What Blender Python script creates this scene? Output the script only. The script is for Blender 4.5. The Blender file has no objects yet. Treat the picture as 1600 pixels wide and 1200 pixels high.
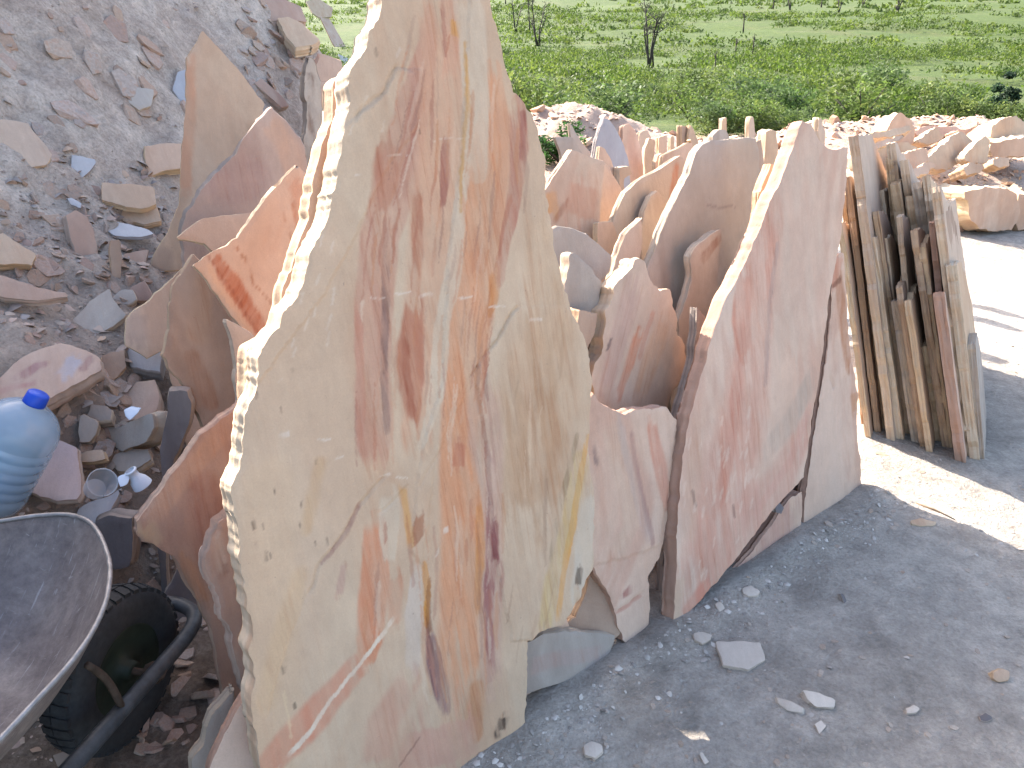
import bpy, bmesh, math, random
import numpy as np
from mathutils import Vector, Matrix

# ------------------------------------------------------------------ camera, light, exposure
SC = bpy.context.scene
COL = SC.collection
PITCH = math.radians(25.0)
FPX = 1209.0
CAMH = 1.6
cam_d = bpy.data.cameras.new('camera')
cam_d.sensor_fit = 'HORIZONTAL'
cam_d.angle = 2 * math.atan(800 / FPX)
cam_d.clip_start = 0.05
cam_d.clip_end = 3000
cam = bpy.data.objects.new('camera', cam_d)
cam.location = (0, 0, CAMH)
cam.rotation_euler = (math.pi / 2 - PITCH, 0, 0)
COL.objects.link(cam)
SC.camera = cam

SUN_ELEV = 34.5
SUN_AZ = -44.0           # degrees from +y, negative = to the left of the view
w = bpy.data.worlds.new('World')
SC.world = w
w.use_nodes = True
wn = w.node_tree
bg = wn.nodes['Background']
sky = wn.nodes.new('ShaderNodeTexSky')
sky.sky_type = 'NISHITA'
sky.sun_disc = False
sky.sun_elevation = math.radians(SUN_ELEV)
sky.sun_rotation = math.radians(SUN_AZ)
sky.altitude = 200
sky.air_density = 1.0
sky.dust_density = 3.0
sky.ozone_density = 0.6
wn.links.new(sky.outputs[0], bg.inputs[0])
bg.inputs[1].default_value = 0.15
sun_d = bpy.data.lights.new('sun', 'SUN')
sun_d.energy = 4.2
sun_d.angle = math.radians(0.53)
sun_d.color = (1.0, 0.955, 0.88)
sun = bpy.data.objects.new('sun', sun_d)
_e, _a = math.radians(SUN_ELEV), math.radians(SUN_AZ)
SUNV = Vector((math.sin(_a) * math.cos(_e), math.cos(_a) * math.cos(_e), math.sin(_e)))
sun.rotation_euler = SUNV.to_track_quat('Z', 'Y').to_euler()
sun.location = (-20, 20, 20)
COL.objects.link(sun)
vs = SC.view_settings
vs.view_transform = 'Standard'
vs.look = 'None'
vs.gamma = 1
vs.use_curve_mapping = False
vs.exposure = 2.1
SC.render.engine = 'CYCLES'
SC.cycles.max_bounces = 6
SC.cycles.diffuse_bounces = 2
SC.cycles.transparent_max_bounces = 8
SC.cycles.caustics_reflective = False
SC.cycles.caustics_refractive = False

rng = np.random.default_rng(7)
random.seed(7)
CP, SP = math.cos(PITCH), math.sin(PITCH)
CAM = np.array([0.0, 0.0, CAMH])

# ------------------------------------------------------------------ numeric helpers
def ray(px, py):
    dx = (px - 800) / FPX
    dy = (py - 600) / FPX
    return np.array([dx, CP - dy * SP, -(SP + dy * CP)])

def at(px, py, D):
    return CAM + ray(px, py) * D

def gp(px, py, z=0.0):
    r = ray(px, py)
    return CAM + r * ((z - CAMH) / r[2])

def _h(ix, iy, seed):
    n = (ix.astype(np.int64) * 374761393 + iy.astype(np.int64) * 668265263 + seed * 982451653) & 0xFFFFFFFF
    n = ((n ^ (n >> 13)) * 1274126177) & 0xFFFFFFFF
    n = ((n ^ (n >> 16)) * 2246822519) & 0xFFFFFFFF
    return ((n ^ (n >> 15)) & 0xFFFFFF) / float(0xFFFFFF)

def vnoise(x, y, seed=0):
    x = np.asarray(x, float); y = np.asarray(y, float)
    ix, iy = np.floor(x), np.floor(y)
    fx, fy = x - ix, y - iy
    fx = fx * fx * (3 - 2 * fx); fy = fy * fy * (3 - 2 * fy)
    a = _h(ix, iy, seed); b = _h(ix + 1, iy, seed); c = _h(ix, iy + 1, seed); d = _h(ix + 1, iy + 1, seed)
    return (a * (1 - fx) + b * fx) * (1 - fy) + (c * (1 - fx) + d * fx) * fy

def fbm(x, y, octv=4, seed=0, gain=0.5):
    s = 0; amp = 1; tot = 0; f = 1.0
    for k in range(octv):
        s = s + amp * vnoise(np.asarray(x) * f + 13.7 * k, np.asarray(y) * f - 7.3 * k, seed + k * 31)
        tot += amp; amp *= gain; f *= 2.03
    return s / tot

def sstep(a, b, x):
    t = np.clip((x - a) / (b - a), 0, 1)
    return t * t * (3 - 2 * t)

def s2l(c):
    c = np.asarray(c, float) / 255.0
    return np.where(c <= 0.04045, c / 12.92, ((c + 0.055) / 1.055) ** 2.4)

KALB = np.array([0.755, 0.685, 0.632])
def alb(c):
    return np.minimum(s2l(c) * KALB, 0.82)

def inpoly(U, V, P):
    inside = np.zeros(U.shape, bool)
    n = len(P)
    for i in range(n):
        x1, y1 = P[i]; x2, y2 = P[(i + 1) % n]
        if y1 == y2: continue
        c = ((V < y1) != (V < y2))
        xi = (x2 - x1) * (V - y1) / (y2 - y1) + x1
        inside ^= c & (U < xi)
    return inside

def distpoly(U, V, P, closed=False):
    n = len(P)
    best = np.full(U.shape, 1e9); bs = np.zeros(U.shape); bx = np.zeros(U.shape); by = np.zeros(U.shape); bi = np.zeros(U.shape, int)
    m = n if closed else n - 1
    for i in range(m):
        x1, y1 = P[i]; x2, y2 = P[(i + 1) % n]
        dx, dy = x2 - x1, y2 - y1
        L2 = dx * dx + dy * dy + 1e-12
        t = np.clip(((U - x1) * dx + (V - y1) * dy) / L2, 0, 1)
        qx, qy = x1 + t * dx, y1 + t * dy
        d = (U - qx) ** 2 + (V - qy) ** 2
        k = d < best
        best = np.where(k, d, best); bs = np.where(k, i + t, bs); bx = np.where(k, qx, bx); by = np.where(k, qy, by); bi = np.where(k, i, bi)
    return np.sqrt(best), bs, bx, by, bi

# ------------------------------------------------------------------ terrain
ROW_O_ = (0.035, 1.388)
def floor_z(x, y):
    x = np.asarray(x, float); y = np.asarray(y, float)
    near = 0.028 * (fbm(x * 1.3, y * 1.3, 4, 3) - 0.5) + 0.016 * (fbm(x * 7, y * 7, 3, 5) - 0.5)
    oo = (x - ROW_O_[0]) * -0.63 + (y - ROW_O_[1]) * 0.777
    rr = (x - ROW_O_[0]) * 0.777 + (y - ROW_O_[1]) * 0.63
    near = near + 0.030 * fbm(x * 6, y * 6, 3, 6) * np.exp(-((oo + 0.01) / 0.06) ** 2) * sstep(-0.6, -0.3, rr) * (1 - sstep(1.7, 1.9, rr))
    n2 = fbm(x * 1.4, y * 1.4, 4, 11)
    n3 = fbm(x * 5, y * 5, 3, 12)
    # pink spoil ridge at the edge of the yard
    rid = (0.12 + 0.46 * np.exp(-((x - 0.9) / 1.1) ** 2)) * np.exp(-((y - 10.6 - 0.25 * np.sin(x)) / 1.0) ** 2)
    rid = rid * sstep(-6, -4, x) * (1 - sstep(9, 12, x)) * (0.55 + 0.9 * n2) + rid * 0.25 * (n3 - 0.5)
    # rubble heap on the right
    heap = 0.36 * np.exp(-(np.maximum(0, np.abs(x - 6.4) - 2.2) / 1.0) ** 2 - (np.maximum(0, np.abs(y - 9.3) - 0.9) / 1.0) ** 2) * (0.6 + 0.8 * n2)
    f = -0.5 * sstep(11.5, 22, y) + 0.043 * np.maximum(0, y - 48) + 0.03 * np.maximum(0, y - 420)
    und = (fbm(x * 0.03, y * 0.03, 3, 21) - 0.5) * 2.0 * sstep(25, 90, y) + (fbm(x * 0.15, y * 0.15, 3, 22) - 0.5) * 0.7 * sstep(13, 30, y)
    return near * (1 - sstep(14, 30, y)) + rid + heap + f + und

def bank_z(x, y):
    x = np.asarray(x, float); y = np.asarray(y, float)
    bx = -1.20 + 0.212 * (y - 2.3) + 0.16 * (fbm(y * 0.8, x * 0.3, 2, 41) - 0.5)
    s = bx - x
    rel = 0.18 * (fbm(x * 1.6, y * 1.6, 4, 43) - 0.5) + 0.15 * (fbm(x * 4.5, y * 4.5, 4, 44) - 0.5) + 0.075 * (fbm(x * 13, y * 13, 4, 45) - 0.5)
    end = 1.25 * np.maximum(0, y - 6.1)
    prof = np.where(s > 0, 1.38 * s, 0.55 * s) + 0.16 * np.exp(-((s - 0.1) / 0.35) ** 2)
    prof = prof + 0.26 * np.exp(-((s - 0.05) / 0.55) ** 2) * sstep(1.5, 2.2, y) * (1 - sstep(3.2, 4.2, y))
    z = prof - end * sstep(-0.5, 1.0, s) + rel * sstep(-0.3, 0.3, s)
    top = 3.45 + 0.5 * (fbm(x * 0.9, y * 0.9, 3, 47) - 0.5)
    z = np.where(z > top, top + 0.12 * (z - top), z)
    return np.where(s < -0.55, -0.3, z - 0.02)

def surf_z(x, y):
    return np.maximum(floor_z(x, y), bank_z(x, y))

def hit(px, py, t0=1.0, t1=60):
    r = ray(px, py)
    a, b = t0, t1
    for _ in range(3):
        t = np.geomspace(a, b, 160)
        P = CAM[None] + r[None] * t[:, None]
        below = P[:, 2] <= surf_z(P[:, 0], P[:, 1])
        if not below.any(): return P[-1]
        k = int(np.argmax(below))
        if k == 0: return P[0]
        a, b = t[k - 1], t[k]
    return CAM + r * b

# ------------------------------------------------------------------ materials
def newmat(name):
    m = bpy.data.materials.new(name)
    m.use_nodes = True
    nt = m.node_tree
    b = nt.nodes['Principled BSDF']
    b.inputs['Specular IOR Level'].default_value = 0.25
    return m, nt, b

def N(nt, t, **kw):
    n = nt.nodes.new(t)
    for k, v in kw.items():
        if k in n.inputs.keys() if hasattr(n.inputs, 'keys') else False:
            n.inputs[k].default_value = v
        else:
            setattr(n, k, v)
    return n

def noise(nt, vec, scale, detail=5, rough=0.6, dist=0.0):
    n = nt.nodes.new('ShaderNodeTexNoise')
    n.inputs['Scale'].default_value = scale
    n.inputs['Detail'].default_value = detail
    n.inputs['Roughness'].default_value = rough
    n.inputs['Distortion'].default_value = dist
    nt.links.new(vec, n.inputs['Vector'])
    return n.outputs['Fac']

def mapping(nt, vec, scale=(1, 1, 1)):
    m = nt.nodes.new('ShaderNodeMapping')
    m.inputs['Scale'].default_value = scale
    nt.links.new(vec, m.inputs['Vector'])
    return m.outputs[0]

def ramp(nt, fac, stops, interp='LINEAR'):
    r = nt.nodes.new('ShaderNodeValToRGB')
    r.color_ramp.interpolation = interp
    el = r.color_ramp.elements
    while len(el) > 1: el.remove(el[-1])
    for i, (p, c) in enumerate(stops):
        e = el[0] if i == 0 else el.new(p)
        e.position = p
        c = tuple(c) if hasattr(c, '__len__') else (c, c, c)
        e.color = (*c[:3], 1)
    nt.links.new(fac, r.inputs[0])
    return r.outputs[0]

def mixc(nt, fac, a, b, mode='MIX'):
    m = nt.nodes.new('ShaderNodeMix')
    m.data_type = 'RGBA'
    m.blend_type = mode
    for sock, v in ((m.inputs[0], fac), (m.inputs[6], a), (m.inputs[7], b)):
        if hasattr(v, 'is_linked') or isinstance(v, bpy.types.NodeSocket):
            nt.links.new(v, sock)
        elif isinstance(v, (int, float)):
            sock.default_value = v
        else:
            sock.default_value = (*tuple(v)[:3], 1)
    return m.outputs[2]

def mth(nt, op, a, b=None, c=None):
    m = nt.nodes.new('ShaderNodeMath')
    m.operation = op
    for i, v in enumerate((a, b, c)):
        if v is None: continue
        if isinstance(v, (int, float)): m.inputs[i].default_value = v
        else: nt.links.new(v, m.inputs[i])
    return m.outputs[0]

def bump(nt, b, h, strength, dist):
    n = nt.nodes.new('ShaderNodeBump')
    n.inputs['Strength'].default_value = strength
    n.inputs['Distance'].default_value = dist
    nt.links.new(h, n.inputs['Height'])
    nt.links.new(n.outputs[0], b.inputs['Normal'])

def stone_slab_mat():
    m, nt, b = newmat('sandstone_slab')
    tc = nt.nodes.new('ShaderNodeTexCoord').outputs['Object']
    at_ = nt.nodes.new('ShaderNodeAttribute'); at_.attribute_name = 'Col'
    st = mapping(nt, tc, (1.0, 1.0, 0.38))
    streak = noise(nt, st, 34, 8, 0.7, 0.6)
    fine = noise(nt, tc, 260, 4, 0.7)
    blot = noise(nt, tc, 9, 6, 0.62)
    v = mth(nt, 'ADD', mth(nt, 'MULTIPLY', streak, 0.26), mth(nt, 'MULTIPLY', fine, 0.24))
    v = mth(nt, 'ADD', v, mth(nt, 'MULTIPLY', blot, 0.34))
    v = mth(nt, 'ADD', v, 0.57)
    g = nt.nodes.new('ShaderNodeCombineColor')
    for i in range(3): nt.links.new(v, g.inputs[i])
    c = mixc(nt, 1.0, at_.outputs['Color'], g.outputs[0], 'MULTIPLY')
    ga = nt.nodes.new('ShaderNodeAttribute'); ga.attribute_name = 'G'
    gv_ = ga.outputs['Vector']
    v1 = noise(nt, mapping(nt, gv_, (1, 1, 0.06)), 75, 5, 0.6, 0.35)
    v2 = noise(nt, mapping(nt, gv_, (1, 1, 0.05)), 190, 4, 0.65, 0.5)
    v3 = noise(nt, mapping(nt, gv_, (1, 1, 0.10)), 22, 6, 0.65, 0.6)
    m1 = mth(nt, 'MULTIPLY', ramp(nt, v1, [(0.50, 0), (0.66, 1)]), at_.outputs['Alpha'])
    c = mixc(nt, m1, c, mixc(nt, 1.0, c, (0.80, 0.62, 0.53), 'MULTIPLY'))
    m3 = mth(nt, 'MULTIPLY', ramp(nt, v3, [(0.52, 0), (0.62, 0.6)]), at_.outputs['Alpha'])
    c = mixc(nt, m3, c, mixc(nt, 1.0, c, (0.90, 0.70, 0.58), 'MULTIPLY'))
    m2 = mth(nt, 'MULTIPLY', ramp(nt, v2, [(0.58, 0), (0.70, 0.75)]), at_.outputs['Alpha'])
    c = mixc(nt, m2, c, mixc(nt, 1.0, c, (0.58, 0.47, 0.43), 'MULTIPLY'))
    lt = ramp(nt, noise(nt, mapping(nt, gv_, (1, 1, 0.3)), 60, 5, 0.7), [(0.58, 0), (0.74, 0.35)])
    c = mixc(nt, lt, c, mixc(nt, 1.0, c, (1.22, 1.22, 1.22), 'MULTIPLY'))
    # small dark mineral specks
    sp = noise(nt, tc, 120, 3, 0.6)
    spm = ramp(nt, sp, [(0.0, 0), (0.70, 0), (0.78, 0.55)])
    c = mixc(nt, spm, c, (0.20, 0.13, 0.10))
    nt.links.new(c, b.inputs['Base Color'])
    b.inputs['Roughness'].default_value = 0.82
    h = mth(nt, 'ADD', mth(nt, 'MULTIPLY', noise(nt, st, 20, 8, 0.62, 0.4), 0.8), mth(nt, 'MULTIPLY', noise(nt, tc, 120, 6, 0.7), 0.35))
    bump(nt, b, h, 0.55, 0.006)
    return m
M_SLAB = stone_slab_mat()

def rubble_mat(name, cols, scale=1.0):
    m, nt, b = newmat(name)
    tc = nt.nodes.new('ShaderNodeTexCoord').outputs['Object']
    oi = nt.nodes.new('ShaderNodeObjectInfo')
    base = ramp(nt, oi.outputs['Random'], [(i / (len(cols) - 1), alb(c)) for i, c in enumerate(cols)])
    nz = noise(nt, tc, 6 * scale, 6, 0.65)
    var = ramp(nt, nz, [(0.25, 0.72), (0.75, 1.18)])
    c = mixc(nt, 1.0, base, var, 'MULTIPLY')
    st = mapping(nt, tc, (1, 1, 8))
    band = noise(nt, st, 4 * scale, 4, 0.5)
    c = mixc(nt, ramp(nt, band, [(0.52, 0), (0.66, 0.45)]), c, alb((196, 150, 122)))
    nt.links.new(c, b.inputs['Base Color'])
    b.inputs['Roughness'].default_value = 0.9
    bump(nt, b, mth(nt, 'ADD', noise(nt, tc, 24 * scale, 6, 0.65), mth(nt, 'MULTIPLY', noise(nt, st, 14 * scale, 3), 0.6)), 0.5, 0.01)
    return m
RUB_SHADE = [(172, 154, 142), (200, 184, 170), (190, 182, 178), (204, 184, 172), (180, 158, 148), (196, 172, 152), (190, 176, 166)]  # greyer palette for the shaded bank stones, shade put into the colour
RUB_LIT = [(214, 186, 160), (226, 200, 172), (206, 170, 145), (220, 178, 150), (214, 196, 176), (224, 188, 160)]  # paler, warmer palette for the sunlit stones, light put into the colour
M_RUB = rubble_mat('rubble_shaded_sandstone', RUB_SHADE)
M_RUB2 = rubble_mat('rubble_lit_peach_sandstone', RUB_LIT)

def chips_mat():
    m, nt, b = newmat('stone_chips')
    at_ = nt.nodes.new('ShaderNodeAttribute'); at_.attribute_name = 'Col'
    nt.links.new(at_.outputs['Color'], b.inputs['Base Color'])
    b.inputs['Roughness'].default_value = 0.92
    return m
M_CHIPS = chips_mat()

def ground_mat():
    m, nt, b = newmat('yard_and_field_ground')
    geo = nt.nodes.new('ShaderNodeNewGeometry').outputs['Position']
    sep = nt.nodes.new('ShaderNodeSeparateXYZ'); nt.links.new(geo, sep.inputs[0])
    Y = sep.outputs[1]
    n1 = noise(nt, geo, 1.1, 8, 0.62)
    n2 = noise(nt, geo, 14, 7, 0.7)
    n3 = noise(nt, geo, 90, 5, 0.7)
    dust = ramp(nt, n1, [(0.28, (0.36, 0.302, 0.25)), (0.48, (0.46, 0.388, 0.322)), (0.70, (0.54, 0.462, 0.385))])
    d2 = ramp(nt, n2, [(0.25, 0.68), (0.72, 1.2)])
    dust = mixc(nt, 1.0, dust, d2, 'MULTIPLY')
    dust = mixc(nt, 1.0, dust, ramp(nt, noise(nt, geo, 4.2, 7, 0.68, 0.8), [(0.32, 0.74), (0.5, 1.0), (0.68, 1.16)]), 'MULTIPLY')
    dust = mixc(nt, 0.75, dust, ramp(nt, n3, [(0.3, 0.70), (0.72, 1.22)]), 'MULTIPLY')
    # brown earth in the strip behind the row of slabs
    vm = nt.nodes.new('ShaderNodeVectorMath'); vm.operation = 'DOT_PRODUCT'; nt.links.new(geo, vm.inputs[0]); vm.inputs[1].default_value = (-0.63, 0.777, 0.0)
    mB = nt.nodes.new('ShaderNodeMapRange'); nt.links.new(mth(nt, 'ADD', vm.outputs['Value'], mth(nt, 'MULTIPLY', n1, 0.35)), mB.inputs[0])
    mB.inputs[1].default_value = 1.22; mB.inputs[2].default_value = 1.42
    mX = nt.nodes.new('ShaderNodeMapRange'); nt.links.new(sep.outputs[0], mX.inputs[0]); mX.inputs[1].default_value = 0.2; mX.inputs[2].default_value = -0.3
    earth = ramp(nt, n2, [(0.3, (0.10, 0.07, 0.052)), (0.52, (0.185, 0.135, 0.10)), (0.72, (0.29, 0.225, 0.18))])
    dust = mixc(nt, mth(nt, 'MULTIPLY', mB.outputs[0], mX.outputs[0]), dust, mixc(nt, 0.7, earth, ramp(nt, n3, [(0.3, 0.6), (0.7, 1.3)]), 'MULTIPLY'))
    # pink broken earth of the spoil ridge
    pk = ramp(nt, noise(nt, geo, 3.0, 7, 0.65), [(0.3, (0.36, 0.235, 0.175)), (0.55, (0.47, 0.33, 0.25)), (0.75, (0.55, 0.43, 0.34))])
    mY = nt.nodes.new('ShaderNodeMapRange'); nt.links.new(mth(nt, 'ADD', Y, mth(nt, 'MULTIPLY', n1, 2.4)), mY.inputs[0])
    mY.inputs[1].default_value = 7.6; mY.inputs[2].default_value = 9.6
    c = mixc(nt, mY.outputs[0], dust, pk)
    # field: bare soil, straw grass and green
    g1 = noise(nt, geo, 0.09, 7, 0.66)
    g2 = noise(nt, geo, 1.3, 6, 0.7)
    gcol = ramp(nt, g2, [(0.28, (0.0316, 0.0519, 0.0072)), (0.5, (0.0526, 0.0787, 0.0111)), (0.72, (0.0807, 0.1019, 0.0189))])
    soil = ramp(nt, g2, [(0.3, (0.0619, 0.0705, 0.0206)), (0.7, (0.1066, 0.1058, 0.0404))])
    fld = mixc(nt, ramp(nt, mth(nt, 'ADD', mth(nt, 'MULTIPLY', g1, 0.8), mth(nt, 'MULTIPLY', noise(nt, geo, 0.8, 6, 0.75), 0.2)), [(0.52, 0), (0.60, 0.6)]), gcol, soil)
    fld = mixc(nt, 1.0, fld, ramp(nt, noise(nt, geo, 4.5, 9, 0.8), [(0.34, 0.55), (0.5, 1.0), (0.66, 1.3)]), 'MULTIPLY')
    mF = nt.nodes.new('ShaderNodeMapRange'); nt.links.new(mth(nt, 'ADD', Y, mth(nt, 'MULTIPLY', n1, 3.0)), mF.inputs[0])
    mF.inputs[1].default_value = 13.2; mF.inputs[2].default_value = 15.2
    c = mixc(nt, mF.outputs[0], c, fld)
    nt.links.new(c, b.inputs['Base Color'])
    b.inputs['Roughness'].default_value = 0.95
    h = mth(nt, 'ADD', mth(nt, 'MULTIPLY', n2, 1.0), mth(nt, 'MULTIPLY', n3, 0.45))
    bump(nt, b, h, 0.9, 0.035)
    return m
M_GROUND = ground_mat()

def bank_mat():
    m, nt, b = newmat('bank_earth')
    geo = nt.nodes.new('ShaderNodeNewGeometry').outputs['Position']
    n1 = noise(nt, geo, 2.0, 8, 0.65)
    n2 = noise(nt, geo, 16, 7, 0.7)
    n3 = noise(nt, geo, 75, 5, 0.75)
    c = ramp(nt, n1, [(0.30, (0.33, 0.24, 0.185)), (0.45, (0.45, 0.348, 0.28)), (0.58, (0.53, 0.425, 0.345)), (0.72, (0.60, 0.50, 0.415))])
    c = mixc(nt, 1.0, c, ramp(nt, n2, [(0.25, 0.70), (0.7, 1.2)]), 'MULTIPLY')
    c = mixc(nt, 0.9, c, ramp(nt, n3, [(0.30, 0.62), (0.5, 1.0), (0.72, 1.25)]), 'MULTIPLY')
    c = mixc(nt, ramp(nt, noise(nt, geo, 120, 4, 0.7), [(0.62, 0), (0.72, 0.55)]), c, (0.62, 0.57, 0.52))
    c = mixc(nt, ramp(nt, noise(nt, geo, 38, 6, 0.75), [(0.30, 0.7), (0.40, 0)]), c, (0.13, 0.105, 0.09))
    # darker brown earth low on the slope
    sep = nt.nodes.new('ShaderNodeSeparateXYZ'); nt.links.new(geo, sep.inputs[0])
    mz = nt.nodes.new('ShaderNodeMapRange')
    nt.links.new(mth(nt, 'ADD', sep.outputs[2], mth(nt, 'MULTIPLY', n1, -0.9)), mz.inputs[0])
    mz.inputs[1].default_value = 0.05; mz.inputs[2].default_value = 0.5
    mz.inputs[3].default_value = 0.75; mz.inputs[4].default_value = 0.0
    c = mixc(nt, mz.outputs[0], c, mixc(nt, n2, (0.12, 0.085, 0.065), (0.27, 0.20, 0.155)))
    nt.links.new(c, b.inputs['Base Color'])
    b.inputs['Roughness'].default_value = 0.95
    h = mth(nt, 'ADD', n2, mth(nt, 'MULTIPLY', n3, 0.45))
    bump(nt, b, h, 0.9, 0.03)
    return m
M_BANK = bank_mat()

def simple(name, col, rough=0.6, metal=0.0, nscale=20, var=0.25, bmp=0.0, spec=0.3):
    m, nt, b = newmat(name)
    tc = nt.nodes.new('ShaderNodeTexCoord').outputs['Object']
    n = noise(nt, tc, nscale, 6, 0.65)
    c = mixc(nt, 1.0, col, ramp(nt, n, [(0.25, 1 - var), (0.75, 1 + var)]), 'MULTIPLY')
    nt.links.new(c, b.inputs['Base Color'])
    b.inputs['Roughness'].default_value = rough
    b.inputs['Metallic'].default_value = metal
    b.inputs['Specular IOR Level'].default_value = spec
    if bmp: bump(nt, b, n, bmp, 0.004)
    return m

def leaf_mat(name, a, c):
    m, nt, b = newmat(name)
    at_ = nt.nodes.new('ShaderNodeAttribute'); at_.attribute_name = 'Col'
    nt.links.new(at_.outputs['Color'], b.inputs['Base Color'])
    b.inputs['Roughness'].default_value = 0.6
    tr = nt.nodes.new('ShaderNodeBsdfTranslucent')
    nt.links.new(at_.outputs['Color'], tr.inputs[0])
    mx = nt.nodes.new('ShaderNodeMixShader'); mx.inputs[0].default_value = 0.5
    nt.links.new(b.outputs[0], mx.inputs[1]); nt.links.new(tr.outputs[0], mx.inputs[2])
    nt.links.new(mx.outputs[0], nt.nodes['Material Output'].inputs[0])
    return m
M_LEAF = leaf_mat('scrub_leaves', None, None)
M_BARK = simple('dry_dark_bark', (0.05, 0.04, 0.034), 0.9, 0, 8, 0.4)

# ------------------------------------------------------------------ object helpers
def tag(o, label=None, cat=None, group=None, kind=None):
    if label: o['label'] = label
    if cat: o['category'] = cat
    if group: o['group'] = group
    if kind: o['kind'] = kind
    return o

def mesh_np(name, V, F, mat, col=None, smooth=None, gvec=None):
    """V (n,3), F list of arrays (k,3) / (k,4)."""
    me = bpy.data.meshes.new(name)
    V = np.asarray(V, np.float32)
    Fs = [np.asarray(f, np.int32) for f in (F if isinstance(F, (list, tuple)) else [F]) if len(f)]
    nl = sum(f.size for f in Fs); nf = sum(len(f) for f in Fs)
    me.vertices.add(len(V)); me.vertices.foreach_set('co', V.ravel())
    me.loops.add(nl); me.loops.foreach_set('vertex_index', np.concatenate([f.ravel() for f in Fs]))
    me.polygons.add(nf)
    tot = np.concatenate([np.full(len(f), f.shape[1], np.int32) for f in Fs])
    st = np.concatenate([[0], np.cumsum(tot)[:-1]]).astype(np.int32)
    me.polygons.foreach_set('loop_start', st)
    if smooth is not None:
        me.polygons.foreach_set('use_smooth', np.asarray(smooth, bool))
    if col is not None:
        a = me.color_attributes.new('Col', 'FLOAT_COLOR', 'POINT')
        c4 = np.ones((len(V), 4), np.float32); c4[:, :np.shape(col)[1]] = col
        a.data.foreach_set('color', c4.ravel())
    if gvec is not None:
        a = me.attributes.new('G', 'FLOAT_VECTOR', 'POINT')
        a.data.foreach_set('vector', np.asarray(gvec, np.float32).ravel())
    me.update(calc_edges=True)
    me.validate()
    if mat: me.materials.append(mat)
    return me

def link(name, me, parent=None, mw=None):
    o = bpy.data.objects.new(name, me)
    COL.objects.link(o)
    if parent: o.parent = parent
    if mw is not None: o.matrix_world = mw
    return o

# ------------------------------------------------------------------ the ground
def axis(lo, hi, segs):
    a = []
    for (p, q, d) in segs:
        n = max(1, int(round((q - p) / d)))
        a += list(np.linspace(p, q, n, endpoint=False))
    a.append(segs[-1][1])
    return np.array(a)

def grid_faces(nx, ny):
    i = np.arange(nx - 1)[None, :]; j = np.arange(ny - 1)[:, None]
    a = j * nx + i
    return np.stack([a, a + 1, a + nx + 1, a + nx], -1).reshape(-1, 4)

xs = axis(0, 0, [(-700, -200, 50), (-200, -60, 8), (-60, -12, 1.6), (-12, -2, 0.25), (-2, 5, 0.03), (5, 12, 0.12), (12, 60, 1.6), (60, 200, 8), (200, 700, 50)])
ys = axis(0, 0, [(-80, -4, 4), (-4, 0.4, 0.2), (0.4, 5, 0.03), (5, 14, 0.08), (14, 30, 0.4), (30, 90, 1.2), (90, 300, 5), (300, 900, 30)])
X, Y = np.meshgrid(xs, ys)
V = np.stack([X.ravel(), Y.ravel(), floor_z(X, Y).ravel()], -1)
F = grid_faces(len(xs), len(ys))
ground = link('ground', mesh_np('ground', V, F, M_GROUND, smooth=np.ones(len(F), bool)))
tag(ground, kind='structure')

xs = axis(0, 0, [(-14, -5, 0.25), (-5, -3, 0.06), (-3, 0.6, 0.025)])
ys = axis(0, 0, [(-3, 1.2, 0.2), (1.2, 4.5, 0.025), (4.5, 7.5, 0.05), (7.5, 13, 0.2)])
X, Y = np.meshgrid(xs, ys)
Z = bank_z(X, Y)
V = np.stack([X.ravel(), Y.ravel(), Z.ravel()], -1)
F = grid_faces(len(xs), len(ys))
zf = Z.ravel()[F].max(1); ff = floor_z(X, Y).ravel()[F].min(1)
F = F[zf > ff - 0.12]
bank = link('bank', mesh_np('bank', V, F, M_BANK, smooth=np.ones(len(F), bool)))
tag(bank, kind='structure')

# ------------------------------------------------------------------ slab builder
def frame(p0, az, lean):
    """normal faces the viewer; az degrees towards +x, lean degrees backwards."""
    a, b = math.radians(az), math.radians(lean)
    n = np.array([math.sin(a) * math.cos(b), -math.cos(a) * math.cos(b), math.sin(b)])
    ex = np.cross([0, 0, 1.0], n); ex /= np.linalg.norm(ex)
    ev = np.cross(n, ex)
    return p0, ex, ev, n

def unproj(fr, px, py):
    p0, ex, ev, n = fr
    r = ray(px, py)
    t = np.dot(p0 - CAM, n) / np.dot(r, n)
    d = CAM + r * t - p0
    return np.array([np.dot(d, ex), np.dot(d, ev)])

def resample(P, step, rough, seed, scale=22):
    out = []; n = len(P); P = np.asarray(P, float)
    rj = np.random.default_rng(seed + 1000)
    per = np.sum(np.linalg.norm(P - np.roll(P, -1, 0), axis=1))
    kn = np.cumsum(rj.uniform(0.010, 0.055, int(per / 0.02) + 60)); kv = rj.uniform(-1, 1, len(kn))
    kn2 = np.cumsum(rj.uniform(0.004, 0.016, int(per / 0.006) + 60)); kv2 = rj.uniform(-1, 1, len(kn2))
    area = 0.5 * np.sum(P[:, 0] * np.roll(P[:, 1], -1) - np.roll(P[:, 0], -1) * P[:, 1])
    if area < 0: P = P[::-1]
    arc = 0
    for i in range(n):
        a, b = P[i], P[(i + 1) % n]
        L = np.linalg.norm(b - a); k = max(1, int(L / step))
        nrm = np.array([b[1] - a[1], a[0] - b[0]]) / max(L, 1e-6)
        for j in range(k):
            t = j / k
            s = arc + t * L
            env = min(1, 4 * min(t, 1 - t) + 0.25)
            o = rough * env * (1.15 * np.interp(s, kn, kv) + 0.45 * np.interp(s, kn2, kv2))
            out.append(a + (b - a) * t + nrm * o)
        arc += L
    return np.array(out)

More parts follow.
